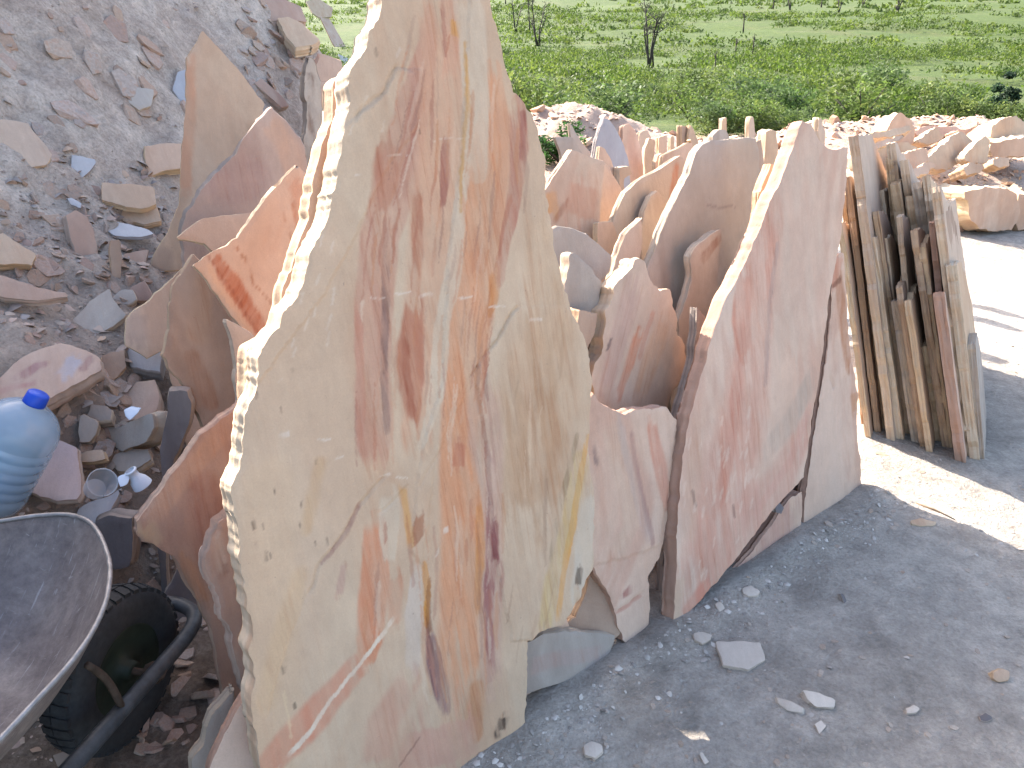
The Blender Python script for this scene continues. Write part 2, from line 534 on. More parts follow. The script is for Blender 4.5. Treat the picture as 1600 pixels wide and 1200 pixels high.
STY = {
    'cream':  dict(c0=(211, 185, 158), c1=(216, 194, 168), c2=(206, 173, 144), edge=(224, 208, 184), vein=0.16),
    'beige':  dict(c0=(206, 185, 167), c1=(214, 195, 177), c2=(198, 173, 154), edge=(224, 204, 178)),
    'peach':  dict(c0=(214, 184, 160), c1=(222, 194, 172), c2=(206, 168, 142), edge=(228, 208, 176)),
    'orange': dict(c0=(214, 180, 154), c1=(220, 190, 166), c2=(206, 166, 138), edge=(232, 214, 184)),
    'pink':   dict(c0=(220, 192, 172), c1=(226, 202, 184), c2=(210, 172, 152), edge=(190, 158, 140)),
    'mauve':  dict(c0=(190, 162, 146), c1=(204, 182, 166), c2=(170, 138, 124), edge=(196, 180, 168)),
    'brown':  dict(c0=(176, 152, 134), c1=(190, 168, 150), c2=(152, 126, 110), edge=(206, 180, 152)),
    'red':    dict(c0=(160, 134, 122), c1=(182, 158, 144), c2=(148, 114, 102), edge=(200, 176, 158)),
    'grey':   dict(c0=(178, 170, 162), c1=(192, 185, 177), c2=(162, 150, 142), edge=(202, 188, 170)),
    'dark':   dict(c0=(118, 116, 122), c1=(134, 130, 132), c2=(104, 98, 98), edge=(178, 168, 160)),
    'dust':   dict(c0=(212, 202, 190), c1=(222, 212, 200), c2=(196, 184, 172), edge=(214, 204, 192)),
    'blue':   dict(c0=(186, 190, 198), c1=(200, 202, 206), c2=(174, 176, 184), edge=(176, 170, 168)),
    'weather':dict(c0=(190, 178, 164), c1=(212, 202, 188), c2=(140, 126, 114), edge=(180, 168, 154)),
    'tan':    dict(c0=(206, 180, 156), c1=(214, 192, 170), c2=(188, 160, 136), edge=(224, 198, 164)),
}

SLAB_N = [0]
def slab(name, label, cat, pts, fr, th=0.03, sty='beige', step=0.010, rough=0.004, relief=0.004, strokes=(), cracks=(), sheets=(), group=None, grain=0.0, edgeamp=1.0, uvpts=None, seed=None, parent=None):
    SLAB_N[0] += 1
    sd = seed if seed is not None else SLAB_N[0] * 17 + 3
    p0, ex, ev, n = fr
    if uvpts is None:
        P = []
        for q in pts:
            uv = unproj(fr, q[0], q[1])
            if len(q) > 2:      # hidden foot: run down the slab to the ground
                for _ in range(4):
                    w3 = p0 + ex * uv[0] + ev * uv[1]
                    gz = float(surf_z(w3[0], w3[1])) - 0.015
                    uv[1] += (gz - w3[2]) / max(ev[2], 0.15)
            P.append(uv)
    else:
        P = uvpts
    O = resample(P, step * 1.2, rough, sd)
    lo = O.min(0) - step; hi = O.max(0) + step
    gx = np.arange(lo[0], hi[0] + step, step); gy = np.arange(lo[1], hi[1] + step, step)
    U, Vv = np.meshgrid(gx, gy)
    U = U + step * 0.35 * (_h(np.floor(U / step), np.floor(Vv / step), sd) - 0.5)
    Vv = Vv + step * 0.35 * (_h(np.floor(U / step + 99), np.floor(Vv / step), sd + 1) - 0.5)
    nx, ny = len(gx), len(gy)
    cU = 0.25 * (U[:-1, :-1] + U[1:, :-1] + U[:-1, 1:] + U[1:, 1:]); cV = 0.25 * (Vv[:-1, :-1] + Vv[1:, :-1] + Vv[:-1, 1:] + Vv[1:, 1:])
    ins = inpoly(cU, cV, O).ravel()
    F = grid_faces(nx, ny)[ins]
    if len(F) == 0:
        return None
    used = np.unique(F); remap = -np.ones(nx * ny, int); remap[used] = np.arange(len(used))
    F = remap[F]
    u = U.ravel()[used].copy(); v = Vv.ravel()[used].copy()
    # boundary edges
    E = np.concatenate([F[:, [0, 1]], F[:, [1, 2]], F[:, [2, 3]], F[:, [3, 0]]])
    key = np.sort(E, 1); kk = key[:, 0].astype(np.int64) * (len(u) + 1) + key[:, 1]
    _, inv, cnt = np.unique(kk, return_inverse=True, return_counts=True)
    BE = E[cnt[inv] == 1]
    bv = np.unique(BE)
    d, s, qx, qy, bi = distpoly(u[bv], v[bv], O, True)
    u[bv] = qx; v[bv] = qy
    # relief
    ca, sa = math.cos(math.radians(grain)), math.sin(math.radians(grain))
    gu = u * ca + v * sa; gv = -u * sa + v * ca
    w_ = 0.75 * relief * ((fbm(gu * 5, gv * 2.2, 5, sd, 0.55) - 0.5) * 1.6 + 0.6 * (fbm(gu * 26, gv * 5, 4, sd + 3, 0.6) - 0.5))
    # cleaved layers: a few thin terraces
    tn = fbm(gu * 3.2 + 5, gv * 1.3, 4, sd + 9)
    w_ = w_ + relief * 0.55 * (np.floor(tn * 9) / 9 - 0.5)
    for (pp, hh) in sheets:
        Q = np.array([unproj(fr, *q[:2]) for q in pp])
        wu = u + 0.010 * (fbm(u * 40, v * 40, 3, sd + 70) - 0.5); wv = v + 0.010 * (fbm(u * 40 + 9, v * 40, 3, sd + 71) - 0.5)
        w_ = w_ + hh * inpoly(wu, wv, Q)
    for (pp, ww, dd) in cracks:
        Q = np.array([unproj(fr, *q[:2]) for q in pp])
        wu = u + 0.012 * (fbm(u * 30, v * 30, 3, sd + 80) - 0.5); wv = v + 0.012 * (fbm(u * 30 + 9, v * 30, 3, sd + 81) - 0.5)
        dq = distpoly(wu, wv, Q)[0]
        w_ = w_ - dd * np.exp(-(dq / ww) ** 2)
    dB = distpoly(u, v, O, True)[0]
    ch = fbm(u * 13, v * 13, 4, sd + 20, 0.6)
    w_ = w_ - (0.0006 + 0.004 * np.maximum(0, ch - 0.4) * 2 * edgeamp) * np.exp(-(dB / (0.002 + 0.014 * np.maximum(0, ch - 0.4))) ** 2)
    # colour
    S = STY[sty]
    c0, c1, c2 = alb(S['c0']), alb(S['c1']), alb(S['c2'])
    k1 = sstep(0.32, 0.68, fbm(gu * 6 + 1.5 * fbm(gu * 3, gv * 3, 2, sd + 33), gv * 2.0, 6, sd + 30, 0.58))[:, None]
    k2 = (sstep(0.53, 0.74, fbm(gu * 7 + 4 + 2.0 * fbm(gu * 2, gv * 2, 2, sd + 43), gv * 1.6, 6, sd + 40, 0.58)) * 0.7)[:, None]
    c = c0 * (1 - k1) + c1 * k1
    c = c * (1 - k2) + c2 * k2
    wu = gu + 0.018 * (fbm(gu * 14, gv * 5, 4, sd + 50) - 0.5) + 0.008 * (fbm(gu * 90, gv * 16, 3, sd + 52) - 0.5); wv = gv + 0.02 * (fbm(gu * 14 + 7, gv * 5, 3, sd + 51) - 0.5)
    wu, wv = wu * ca - wv * sa, wu * sa + wv * ca
    vein = np.full(len(u), S.get('vein', 0.10)) * sstep(0.4, 0.62, fbm(gu * 8, gv * 2, 4, sd + 57))
    for st in strokes:
        pp, ww, cc, aa = st[:4]
        soft = 0.45 * (st[4] if len(st) > 4 else 0.55)
        strk = st[5] if len(st) > 5 else 0.45
        Q = np.array([unproj(fr, *q[:2]) for q in pp])
        if not hasattr(ww, '__len__'): ww = [ww] * len(pp)
        W = np.array([np.linalg.norm(unproj(fr, q[0] + wd, q[1]) - unproj(fr, q[0], q[1])) for q, wd in zip(pp, ww)])
        dq, sq = distpoly(wu, wv, Q)[:2]
        wl = np.interp(sq, np.arange(len(W)), W)
        al = sstep(1 + soft, max(0.0, 1 - soft), dq / np.maximum(wl, 1e-5))
        nz = fbm(gu * 60 + 11, gv * 9, 5, sd + 60 + int(pp[0][0]) % 37, 0.6)
        al = 0.88 * aa * al * (1 - strk + strk * sstep(0.30, 0.62, nz))
        if strk >= 0.3 and np.max(ww) > 4: vein = np.maximum(vein, np.clip(al * (0.25 + strk), 0, 1))
        elif strk < 0.3: vein = vein * (1 - al * 0.8)
        if np.max(ww) > 3.0 and soft < 0.35:
            fe = fbm(gu * 75 + 3, gv * 6, 4, sd + 64, 0.6) - 0.5
            fr_ = sq / (len(pp) - 1)
            al = al * sstep(-0.02, 0.07, fr_ + 0.30 * fe * (fr_ < 0.2)) * sstep(-0.02, 0.07, 1 - fr_ + 0.30 * fe * (fr_ > 0.8))
            al = al * (0.78 + 0.44 * sstep(0.3, 0.7, fbm(gu * 26 + 5, gv * 2.5, 4, sd + 66)))
            al = np.clip(al, 0, 1)
        al = al[:, None]
        c = c * (1 - al) + alb(cc) * al
    ec = alb(S['edge'])
    # sides
    K = 9 if th > 0.055 else (6 if th > 0.02 else 3)
    nb = len(bv); bidx = -np.ones(len(u), int); bidx[bv] = np.arange(nb)
    # outward normal of the outline at each boundary vertex
    kk_ = max(2, int(0.035 / (step * 1.2)))
    nxt = np.roll(O, -kk_, 0)[bi] - np.roll(O, kk_, 0)[bi]
    nn = np.stack([nxt[:, 1], -nxt[:, 0]], -1); nn /= np.linalg.norm(nn, axis=1)[:, None] + 1e-9
    arc = np.cumsum(np.linalg.norm(np.diff(np.vstack([O, O[:1]]), axis=0), axis=1)); arc = np.concatenate([[0], arc])
    sarc = arc[bi] + np.linalg.norm(np.stack([u[bv], v[bv]], -1) - O[bi], axis=1)
    V3 = [np.stack([u, -w_, v], -1)]
    c = np.concatenate([c, vein[:, None]], 1)
    C3 = [c]
    G3 = [np.stack([gu, -w_, gv], -1)]
    base = len(u)
    for r in range(K + 1):
        t = r / K
        dpt = th * t
        if r == 0:
            off = np.zeros(nb); yy = -w_[bv]
        else:
            off = math.sin(math.pi * t) ** 0.6 * edgeamp * th * (0.13 * (fbm(sarc * 7 + r * 0.5, np.full(nb, t * 2.6), 3, sd + 90) - 0.45) * 2 + 0.26 * (vnoise(sarc * 4.0 + r * 7.3, np.full(nb, r * 5.1), sd + 92) - 0.5) + 0.05 * (fbm(sarc * 60, np.full(nb, r * 2.7), 2, sd + 93) - 0.5))
            yy = np.full(nb, dpt) if r < K else np.full(nb, th)
        V3.append(np.stack([u[bv] + nn[:, 0] * off, yy, v[bv] + nn[:, 1] * off], -1))
        lay = fbm(sarc * 9, np.full(nb, t * 4.0), 3, sd + 95)[:, None]
        cc = ec * (0.82 + 0.3 * lay)
        k3 = sstep(0.5, 0.68, fbm(sarc * 3, np.full(nb, t * 6.0 + 3), 3, sd + 97))[:, None] * 0.6
        C3.append(np.concatenate([cc * (1 - k3) + c2 * k3, np.zeros((nb, 1))], 1)); G3.append(np.stack([gu[bv], yy + 0.3, gv[bv]], -1))
    # back: coarse copy of the front
    V3.append(np.stack([u, th + 0.5 * w_ + 0.0, v], -1)); C3.append(c); G3.append(G3[0])
    backbase = base + (K + 1) * nb
    allF = [F]
    b0, b1 = bidx[BE[:, 0]], bidx[BE[:, 1]]
    for r in range(K):
        A = base + r * nb; B = base + (r + 1) * nb
        allF.append(np.stack([A + b1, A + b0, B + b0, B + b1], -1))
    # last ring joins the back sheet
    A = base + K * nb
    bb = backbase + bv
    allF.append(np.stack([A + b1, A + b0, bb[b0], bb[b1]], -1))
    allF.append(F[:, ::-1] + backbase)
    Vall = np.concatenate(V3); Call = np.concatenate(C3); Fall = np.concatenate(allF)
    sm = np.zeros(len(Fall), bool); sm[:len(F)] = True; sm[-len(F):] = True
    if th > 0.048: sm[:] = True
    # pivot at the foot of the slab
    im = int(np.argmin(Vall[:, 2])); piv = Vall[im].copy(); piv[0] = 0.5 * (u.min() + u.max())
    Vall = Vall - piv
    me = mesh_np(name, Vall, Fall, M_SLAB, Call, sm, np.concatenate(G3))
    mw = Matrix(((ex[0], -n[0], ev[0], 0), (ex[1], -n[1], ev[1], 0), (ex[2], -n[2], ev[2], 0), (0, 0, 0, 1)))
    loc = p0 + ex * piv[0] - n * piv[1] + ev * piv[2]
    mw.translation = Vector(loc)
    o = link(name, me, None, mw)
    tag(o, label, cat, group)
    return o

ROW_O = np.array([0.035, 1.388, 0.0]); ROW_R = np.array([0.777, 0.63, 0.0]); ROW_B = np.array([-0.63, 0.777, 0.0])
def row(o, lean=14, az=39):
    return frame(ROW_O + ROW_B * o, az, lean)
def rowat(px, py, o, lean=14, az=39):
    """plane through the row at offset o below pixel, turned to az about that point"""
    f = row(o, lean)
    uv = unproj(f, px, py)
    return frame(f[0] + f[1] * uv[0] + f[2] * uv[1], az, lean)
def free(px, py, D, az, lean):
    return frame(at(px, py, D), az, lean)

# ---- the tall slab in front
MAIN = row(0, 13)
R_ = (184, 120, 94); MV = (204, 160, 138); PK = (214, 172, 152); OR = (222, 166, 128); WH = (216, 199, 176); TN = (194, 160, 128); OC = (214, 150, 76)
main_strokes = [
    # broad tints
    ([(480, 420), (470, 700), (440, 1000)], [70, 90, 70], (214, 188, 162), 0.6, 0.8, 0.2),
    ([(420, 760), (430, 1000), (430, 1180)], [40, 40, 40], (222, 194, 162), 0.55, 0.8, 0.2),
    ([(850, 480), (840, 640), (830, 800)], [45, 60, 50], (198, 166, 134), 0.7, 0.7, 0.5),
    ([(840, 600), (838, 700), (830, 790)], [26, 34, 26], TN, 0.75, 0.6, 0.4),
    ([(830, 330), (850, 430), (870, 560)], [20, 25, 30], (212, 182, 150), 0.6, 0.7, 0.4),
    # left pink / mauve band
    ([(672, 20), (662, 90), (640, 180), (618, 290), (592, 370), (584, 480), (580, 600), (584, 700), (590, 750)], [10, 18, 26, 34, 30, 28, 27, 24, 8], MV, 0.85, 0.25, 0.35),
    ([(606, 225), (600, 270), (590, 330)], [16, 20, 18], R_, 0.8, 0.45, 0.5),
    ([(655, 100), (640, 190), (622, 320)], [10, 12, 12], (184, 136, 118), 0.6, 0.6, 0.6),
    ([(604, 400), (600, 500), (598, 600), (602, 680)], [5, 6, 5, 4], (134, 108, 104), 0.65, 0.6, 0.75),
    ([(560, 470), (562, 600), (566, 700)], [7, 8, 6], (202, 146, 124), 0.6, 0.5, 0.3),
    # centre peach and the red lens
    ([(690, 10), (690, 120), (684, 260), (670, 420), (655, 560), (652, 690)], [34, 34, 34, 34, 30, 24], (216, 172, 142), 0.75, 0.5, 0.4),
    ([(652, 300), (652, 400), (648, 470)], [7, 9, 8], (182, 118, 92), 0.75, 0.6, 0.6),
    ([(648, 475), (640, 540), (640, 600), (648, 660)], [16, 22, 20, 6], (188, 124, 98), 0.85, 0.45, 0.4),
    ([(630, 520), (632, 590), (646, 655)], [5, 6, 4], (164, 96, 74), 0.7, 0.5, 0.5),
    ([(697, 225), (693, 275), (690, 330)], [7, 9, 5], (158, 96, 86), 0.8, 0.5, 0.5),
    ([(700, 0), (706, 40), (700, 130)], [16, 15, 10], (214, 164, 136), 0.8, 0.4, 0.4),
    ([(713, 35), (712, 60)], [8, 8], (216, 160, 84), 0.8, 0.6, 0.4),
    ([(690, 0), (694, 90)], [3, 3], (176, 118, 100), 0.7, 0.5, 0.5),
    # orange right of the white strip
    ([(770, 112), (772, 200), (760, 290), (745, 400), (735, 500), (722, 600), (716, 720), (726, 850), (722, 980), (712, 1100)], [14, 28, 32, 36, 34, 30, 28, 36, 36, 26], OR, 0.9, 0.35, 0.35),
    ([(772, 420), (770, 470), (764, 492)], [8, 8, 4], (206, 138, 76), 0.75, 0.5, 0.5),
    ([(752, 350), (745, 430)], [12, 12], (198, 142, 112), 0.5, 0.7, 0.7),
    ([(720, 690), (716, 730)], [9, 9], (198, 130, 104), 0.7, 0.7, 0.4),
    # white strip
    ([(732, 0), (740, 60), (742, 150), (744, 270)], [24, 22, 20, 15], WH, 0.8, 0.2, 0.25),
    ([(722, 280), (712, 380), (706, 440), (694, 500), (686, 570), (682, 610), (664, 680), (652, 705)], [10, 11, 12, 11, 14, 13, 7, 3], WH, 0.88, 0.3, 0.25),
    ([(730, 70), (728, 170), (722, 250), (718, 330)], [2.5, 2.5, 2.5, 2.5], (206, 160, 96), 0.8, 0.5, 0.3),
    ([(728, 80), (733, 190)], [4, 3], (220, 172, 110), 0.6, 0.5, 0.3),
    # mauve-red at the right edge
    ([(808, 165), (812, 230), (803, 300), (790, 370), (778, 440)], [13, 15, 12, 9, 6], (188, 130, 112), 0.85, 0.3, 0.4),
    ([(818, 180), (817, 250)], [5, 5], (158, 88, 84), 0.8, 0.5, 0.5),
    ([(785, 170), (784, 260), (776, 360)], [10, 8, 6], (212, 160, 128), 0.7, 0.5, 0.4),
    # lilac then wine streak, right of centre
    ([(752, 590), (758, 680), (768, 760), (770, 900), (766, 1080)], [22, 24, 16, 14, 16], (206, 176, 156), 0.8, 0.5, 0.3),
    ([(762, 690), (768, 760), (769, 850), (765, 930), (768, 1060)], [5, 8, 9, 6, 7], (166, 112, 108), 0.85, 0.45, 0.65),
    ([(774, 810), (773, 880)], [5, 5], (140, 70, 76), 0.7, 0.6, 0.6),
    ([(748, 780), (752, 850), (748, 950)], [5, 7, 5], (216, 150, 86), 0.7, 0.6, 0.4),
    ([(745, 1075), (744, 1110), (748, 1150)], [9, 13, 8], (200, 144, 102), 0.75, 1.0, 0.5),
    # ochre seam at the right edge
    ([(916, 680), (905, 750), (893, 830), (880, 890), (868, 965)], [3, 5, 5.5, 5, 5], (224, 168, 92), 0.9, 0.4, 0.2),
    ([(905, 720), (885, 830), (860, 900), (850, 980)], [14, 12, 12, 10], (214, 188, 132), 0.7, 0.6, 0.5),
    ([(900, 680), (876, 780), (856, 880)], [4, 5, 4], (150, 132, 100), 0.6, 0.6, 0.8),
    ([(925, 770), (915, 830), (905, 930)], [12, 14, 14], (216, 204, 186), 0.85, 0.5, 0.2),
    ([(906, 885), (902, 915)], [5, 5], (104, 90, 76), 0.7, 0.6, 0.8),
    # lower centre
    ([(586, 815), (584, 900), (580, 1000), (570, 1040)], [16, 22, 20, 12], (216, 152, 118), 0.9, 0.35, 0.3),
    ([(608, 775), (607, 830), (607, 880)], [14, 15, 8], WH, 0.85, 0.35, 0.2),
    ([(650, 890), (646, 960), (646, 1050)], [8, 13, 10], (212, 196, 180), 0.85, 0.35, 0.2),
    ([(628, 760), (634, 800), (640, 850)], [7, 6, 6], (220, 166, 92), 0.7, 0.6, 0.4),
    ([(655, 800), (650, 835), (647, 850)], [6, 9, 3], (164, 100, 66), 0.9, 0.4, 0.2),
    ([(661, 882), (668, 930), (667, 975)], [5, 5, 5], (212, 146, 58), 0.9, 0.4, 0.3),
    ([(668, 905), (671, 950), (670, 990)], [2.5, 4, 5], (130, 76, 48), 0.8, 0.4, 0.4),
    ([(670, 985), (678, 1040), (690, 1080), (698, 1125)], [6, 12, 12, 5], (138, 104, 108), 0.85, 0.5, 0.7),
    ([(615, 900), (618, 980)], [12, 10], (212, 160, 130), 0.7, 0.5, 0.4),
    ([(560, 1035), (500, 1108), (425, 1190), (400, 1220)], [18, 26, 24, 20], (214, 144, 116), 0.8, 0.5, 0.25),
    ([(640, 1060), (600, 1130), (590, 1200)], [20, 24, 20], (206, 160, 138), 0.6, 0.7, 0.3),
    ([(690, 1130), (680, 1200)], [50, 60], (208, 158, 140), 0.6, 0.7, 0.3),
    ([(470, 900), (440, 1000), (415, 1100)], [14, 16, 16], (218, 186, 146), 0.5, 1.2, 0.3),
    ([(500, 720), (490, 770), (478, 830)], [8, 10, 8], (212, 176, 126), 0.4, 1.2, 0.4),
    ([(536, 880), (530, 930)], [5, 6], (190, 150, 142), 0.6, 0.7, 0.6),
    ([(560, 790), (540, 830), (505, 880)], [4, 4, 2], (160, 106, 96), 0.6, 0.6, 0.4),
    # chalk line scratched across the foot
    ([(620, 962), (585, 1008), (545, 1055), (511, 1099), (480, 1145), (440, 1198)], [4, 3.2, 3, 3.4, 3.6, 4], (236, 224, 204), 0.95, 0.4, 0.1),
    ([(444, 1080), (458, 1150)], [1.8, 1.8], (232, 206, 170), 0.7, 0.4, 0.1),
    ([(655, 1150), (640, 1175), (622, 1200)], [1.6, 1.6, 1.6], (120, 84, 76), 0.5, 0.4, 0.1),
    # soot at the corner
    ([(789, 1120), (784, 1142)], [7, 8], (52, 44, 44), 0.9, 0.7, 0.8),
]
_rs = np.random.default_rng(12)
_bands = [([(672, 20), (640, 180), (592, 370), (582, 500), (584, 740)], 26), ([(695, 0), (684, 260), (655, 560), (652, 690)], 34), ([(772, 120), (758, 290), (735, 500), (718, 700), (724, 900), (712, 1100)], 34),
          ([(808, 165), (803, 300), (776, 440), (752, 600), (768, 760), (768, 1080)], 16), ([(586, 815), (582, 1000)], 24), ([(850, 480), (840, 640), (840, 860), (810, 1040)], 50), ([(655, 800), (668, 960), (690, 1100)], 26)]
_cl = [(186, 118, 88), (168, 96, 76), (206, 146, 112), (168, 112, 98), (200, 138, 96), (232, 214, 192), (150, 116, 106)]
for pth, wd in _bands:
    pth = np.array(pth, float)
    L = np.r_[0, np.cumsum(np.linalg.norm(np.diff(pth, axis=0), axis=1))]
    pale = wd == 50
    for _ in range(int(L[-1] / 26)):
        l0 = _rs.uniform(0, L[-1] * 0.9); ln = _rs.uniform(30, 150); off = _rs.normal(0, 0.55) * wd
        tt = np.linspace(l0, min(l0 + ln, L[-1]), 4)
        pts_ = [(float(np.interp(t, L, pth[:, 0]) + off + _rs.normal(0, 1.0)), float(np.interp(t, L, pth[:, 1]))) for t in tt]
        wq = _rs.uniform(1.0, 3.6)
        cc_ = _cl[_rs.integers(0, len(_cl))] if not pale else [(184, 152, 122), (224, 200, 172), (170, 140, 116)][_rs.integers(0, 3)]
        main_strokes.append((pts_, [wq * .5, wq, wq * .9, wq * .4], cc_, _rs.uniform(0.22, 0.58), 0.8, 0.28))
for (x, y, a, b) in [(590, 462, 11, 2), (630, 457, 12, 2.5), (667, 463, 8, 4), (725, 466, 10, 2), (776, 479, 12, 2), (836, 498, 8, 3), (504, 686, 8, 2.5), (528, 714, 6, 3), (600, 747, 6, 3), (626, 748, 9, 2), (555, 275, 4, 1.5), (620, 245, 20, 1.2), (700, 218, 26, 1.2), (448, 680, 8, 7), (697, 826, 5, 6), (440, 595, 4, 2)]:
    main_strokes.append(([(x - a, y + 1), (x + a, y - 1)], b * 0.62, (232, 218, 202), 0.75, 0.7, 0.6))
for (x, y, L) in [(495, 435, 9), (472, 468, 8), (492, 487, 9), (480, 510, 10), (514, 505, 12), (514, 530, 9), (458, 540, 6), (520, 462, 14), (545, 205, 8), (595, 200, 8), (622, 80, 7), (516, 385, 8), (500, 375, 8), (459, 555, 6), (570, 160, 8), (682, 862, 5)]:
    main_strokes.append(([(x + 2, y - L), (x - 2, y + L)], 1.7, (228, 214, 198), 0.5, 0.7, 0.4))
for (x, y, r) in [(400, 618, 5), (440, 640, 4), (396, 822, 5), (411, 822, 4), (467, 822, 3), (510, 845, 5), (400, 852, 3), (417, 868, 6), (424, 866, 3), (490, 850, 2.5), (471, 790, 3), (512, 783, 2), (588, 82, 5), (446, 1045, 4), (462, 1100, 4), (428, 770, 3), (640, 245, 4), (652, 205, 3), (493, 720, 3), (455, 582, 3), (480, 888, 2)]:
    main_strokes.append(([(x, y - r), (x + 1, y + r)], r * 0.5, (96, 80, 66), 0.7, 0.8, 0.9))
main_pts = [(596, -8), (585, 38), (574, 72), (560, 92), (548, 128), (545, 165), (538, 205), (533, 240), (524, 290), (514, 330), (500, 362), (486, 392), (478, 425), (466, 455), (448, 480), (436, 512), (418, 530), (408, 545), (400, 590), (388, 640), (380, 700), (368, 745), (362, 765), (364, 800), (372, 850), (380, 920), (394, 985), (396, 1050), (394, 1110), (404, 1180), (410, 1250, 'g'), (600, 1270, 'g'), (745, 1200), (780, 1165), (822, 1138), (823, 1085), (824, 1000), (850, 985), (878, 976), (895, 950), (912, 915), (926, 880), (928, 800), (922, 740), (918, 690), (921, 640), (924, 598), (921, 560), (904, 515), (888, 470), (876, 430), (864, 370), (854, 330), (852, 280), (850, 245), (838, 200), (822, 172), (800, 145), (788, 105), (778, 60), (768, 20), (760, -30), (735, -90), (700, -110), (640, -80)]
slab('stone_slab', 'tallest sandstone slab, cream with vertical pink and orange bands, front and centre', 'stone slab', main_pts, MAIN, th=0.062, sty='cream', step=0.0036, rough=0.0055, relief=0.0045,
     strokes=main_strokes, edgeamp=0.42, group='upright sandstone slabs in the leaning row',
     cracks=[([(806, 480), (785, 510), (765, 545), (748, 565), (735, 585)], 0.0028, 0.007), ([(735, 585), (715, 625), (690, 700), (655, 760)], 0.0025, 0.0025),
             ([(600, 745), (560, 795), (536, 835), (500, 880), (484, 925)], 0.0028, 0.005), ([(618, 104), (602, 140), (570, 165), (552, 188)], 0.0028, 0.004), ([(618, 104), (650, 112)], 0.0025, 0.003),
             ([(638, 760), (610, 790), (590, 802)], 0.0025, 0.003), ([(480, 930), (440, 1040), (420, 1120)], 0.003, 0.002), ([(690, 10), (690, 110)], 0.003, 0.002), ([(600, 340), (598, 480), (600, 640)], 0.003, 0.003)],
     sheets=[([(618, 104), (660, 112), (650, 200), (610, 250), (560, 360), (500, 470), (400, 600), (300, 400), (500, 230), (552, 188), (602, 142)], 0.0035),
             ([(748, 565), (806, 480), (950, 480), (950, 1000), (800, 1000), (772, 860), (764, 720), (745, 600)], 0.004),
             ([(660, 882), (640, 860), (660, 700), (690, 600), (700, 400), (720, 250), (733, 0), (760, -100), (900, 100), (900, 480), (806, 480), (735, 590), (680, 720)], 0.003)])

slab('stone_slab', 'slab hidden behind the tallest one, only its pale broken left edge showing', 'stone slab',
     [(546, 118), (527, 121), (521, 150), (520, 180), (508, 215), (499, 250), (490, 300), (484, 340), (470, 375), (462, 400), (448, 440), (440, 478), (432, 500), (418, 525), (388, 545), (386, 580), (392, 700), (400, 900, 'g'), (880, 950, 'g'), (850, 640), (835, 480), (805, 320), (750, 160), (700, 90), (610, 100)],
     row(0.082, 13.5), th=0.05, sty='peach', step=0.006, rough=0.005, edgeamp=0.8, group='upright sandstone slabs in the leaning row')  # hidden right part extended to block sun behind the tallest slab

# ---- right-hand big slab and its neighbours
S_strokes = [
    ([(1215, 330), (1190, 420), (1180, 520), (1165, 640), (1130, 800), (1090, 930)], [14, 22, 26, 34, 44, 40], (214, 164, 144), 0.8, 0.6, 0.5),
    ([(1165, 430), (1160, 500), (1165, 555)], [12, 16, 10], (210, 146, 122), 0.75, 0.4, 0.3),
    ([(1150, 600), (1140, 700), (1120, 800)], [8, 9, 8], (206, 142, 120), 0.6, 0.6, 0.6),
    ([(1215, 380), (1203, 480), (1196, 600)], [3, 3, 3], (180, 160, 152), 0.6, 0.5, 0.4),
    ([(1260, 230), (1255, 400), (1235, 560)], [38, 34, 26], (214, 192, 174), 0.8, 0.7, 0.2),
    ([(1270, 590), (1235, 660), (1200, 700)], [10, 12, 10], (190, 178, 164), 0.6, 0.7, 0.4),
    ([(1265, 640), (1235, 720), (1180, 800)], [5, 5, 5], (222, 176, 160), 0.6, 0.6, 0.4),
    ([(1255, 680), (1215, 760), (1150, 830)], [14, 22, 26], (216, 168, 150), 0.7, 0.7, 0.4),
    ([(1105, 920), (1070, 965)], [14, 10], (212, 140, 118), 0.7, 0.6, 0.2),
    ([(1062, 900), (1055, 975)], [7, 8], (216, 190, 166), 0.8, 0.5, 0.2),
    ([(1095, 640), (1085, 740), (1075, 850)], [10, 12, 12], (216, 186, 164), 0.6, 0.7, 0.5),
    ([(1083, 770), (1088, 790)], [2, 2], (120, 96, 84), 0.6, 0.5, 0.2),
    ([(1145, 790), (1148, 806)], [1.6, 1.6], (110, 86, 76), 0.6, 0.5, 0.2),
]
rs = np.random.default_rng(5)
for _ in range(46):
    x, y = rs.uniform(1070, 1190), rs.uniform(640, 930)
    if y > 985 - (x - 1040) * 1.05: continue
    S_strokes.append(([(x + 1, y - rs.uniform(3, 10)), (x - 1.5, y + rs.uniform(3, 9))], rs.uniform(1.2, 2.4), (230, 206, 188), 0.55, 0.5, 0.1))
slab('stone_slab', 'big pink slab with a sharp peak, leaning right of centre beside the edge-on stack', 'stone slab',
     [(1255, 188), (1268, 192), (1280, 218), (1292, 230), (1308, 234), (1326, 230), (1322, 290), (1314, 370), (1302, 430), (1294, 480), (1288, 540), (1276, 620), (1264, 690), (1256, 746), (1232, 770), (1205, 800), (1178, 838), (1150, 872), (1128, 900), (1105, 925), (1078, 958), (1056, 984), (1052, 986), (1057, 900), (1059, 800), (1066, 730), (1078, 650), (1096, 590), (1116, 520), (1134, 470), (1158, 424), (1183, 370), (1196, 335), (1208, 308), (1226, 270), (1242, 225)],
     row(0.0, 14), th=0.05, sty='pink', step=0.006, rough=0.004, relief=0.005, strokes=S_strokes, edgeamp=0.7, group='upright sandstone slabs in the leaning row',
     cracks=[([(1215, 380), (1205, 480), (1196, 610)], 0.004, 0.003)])
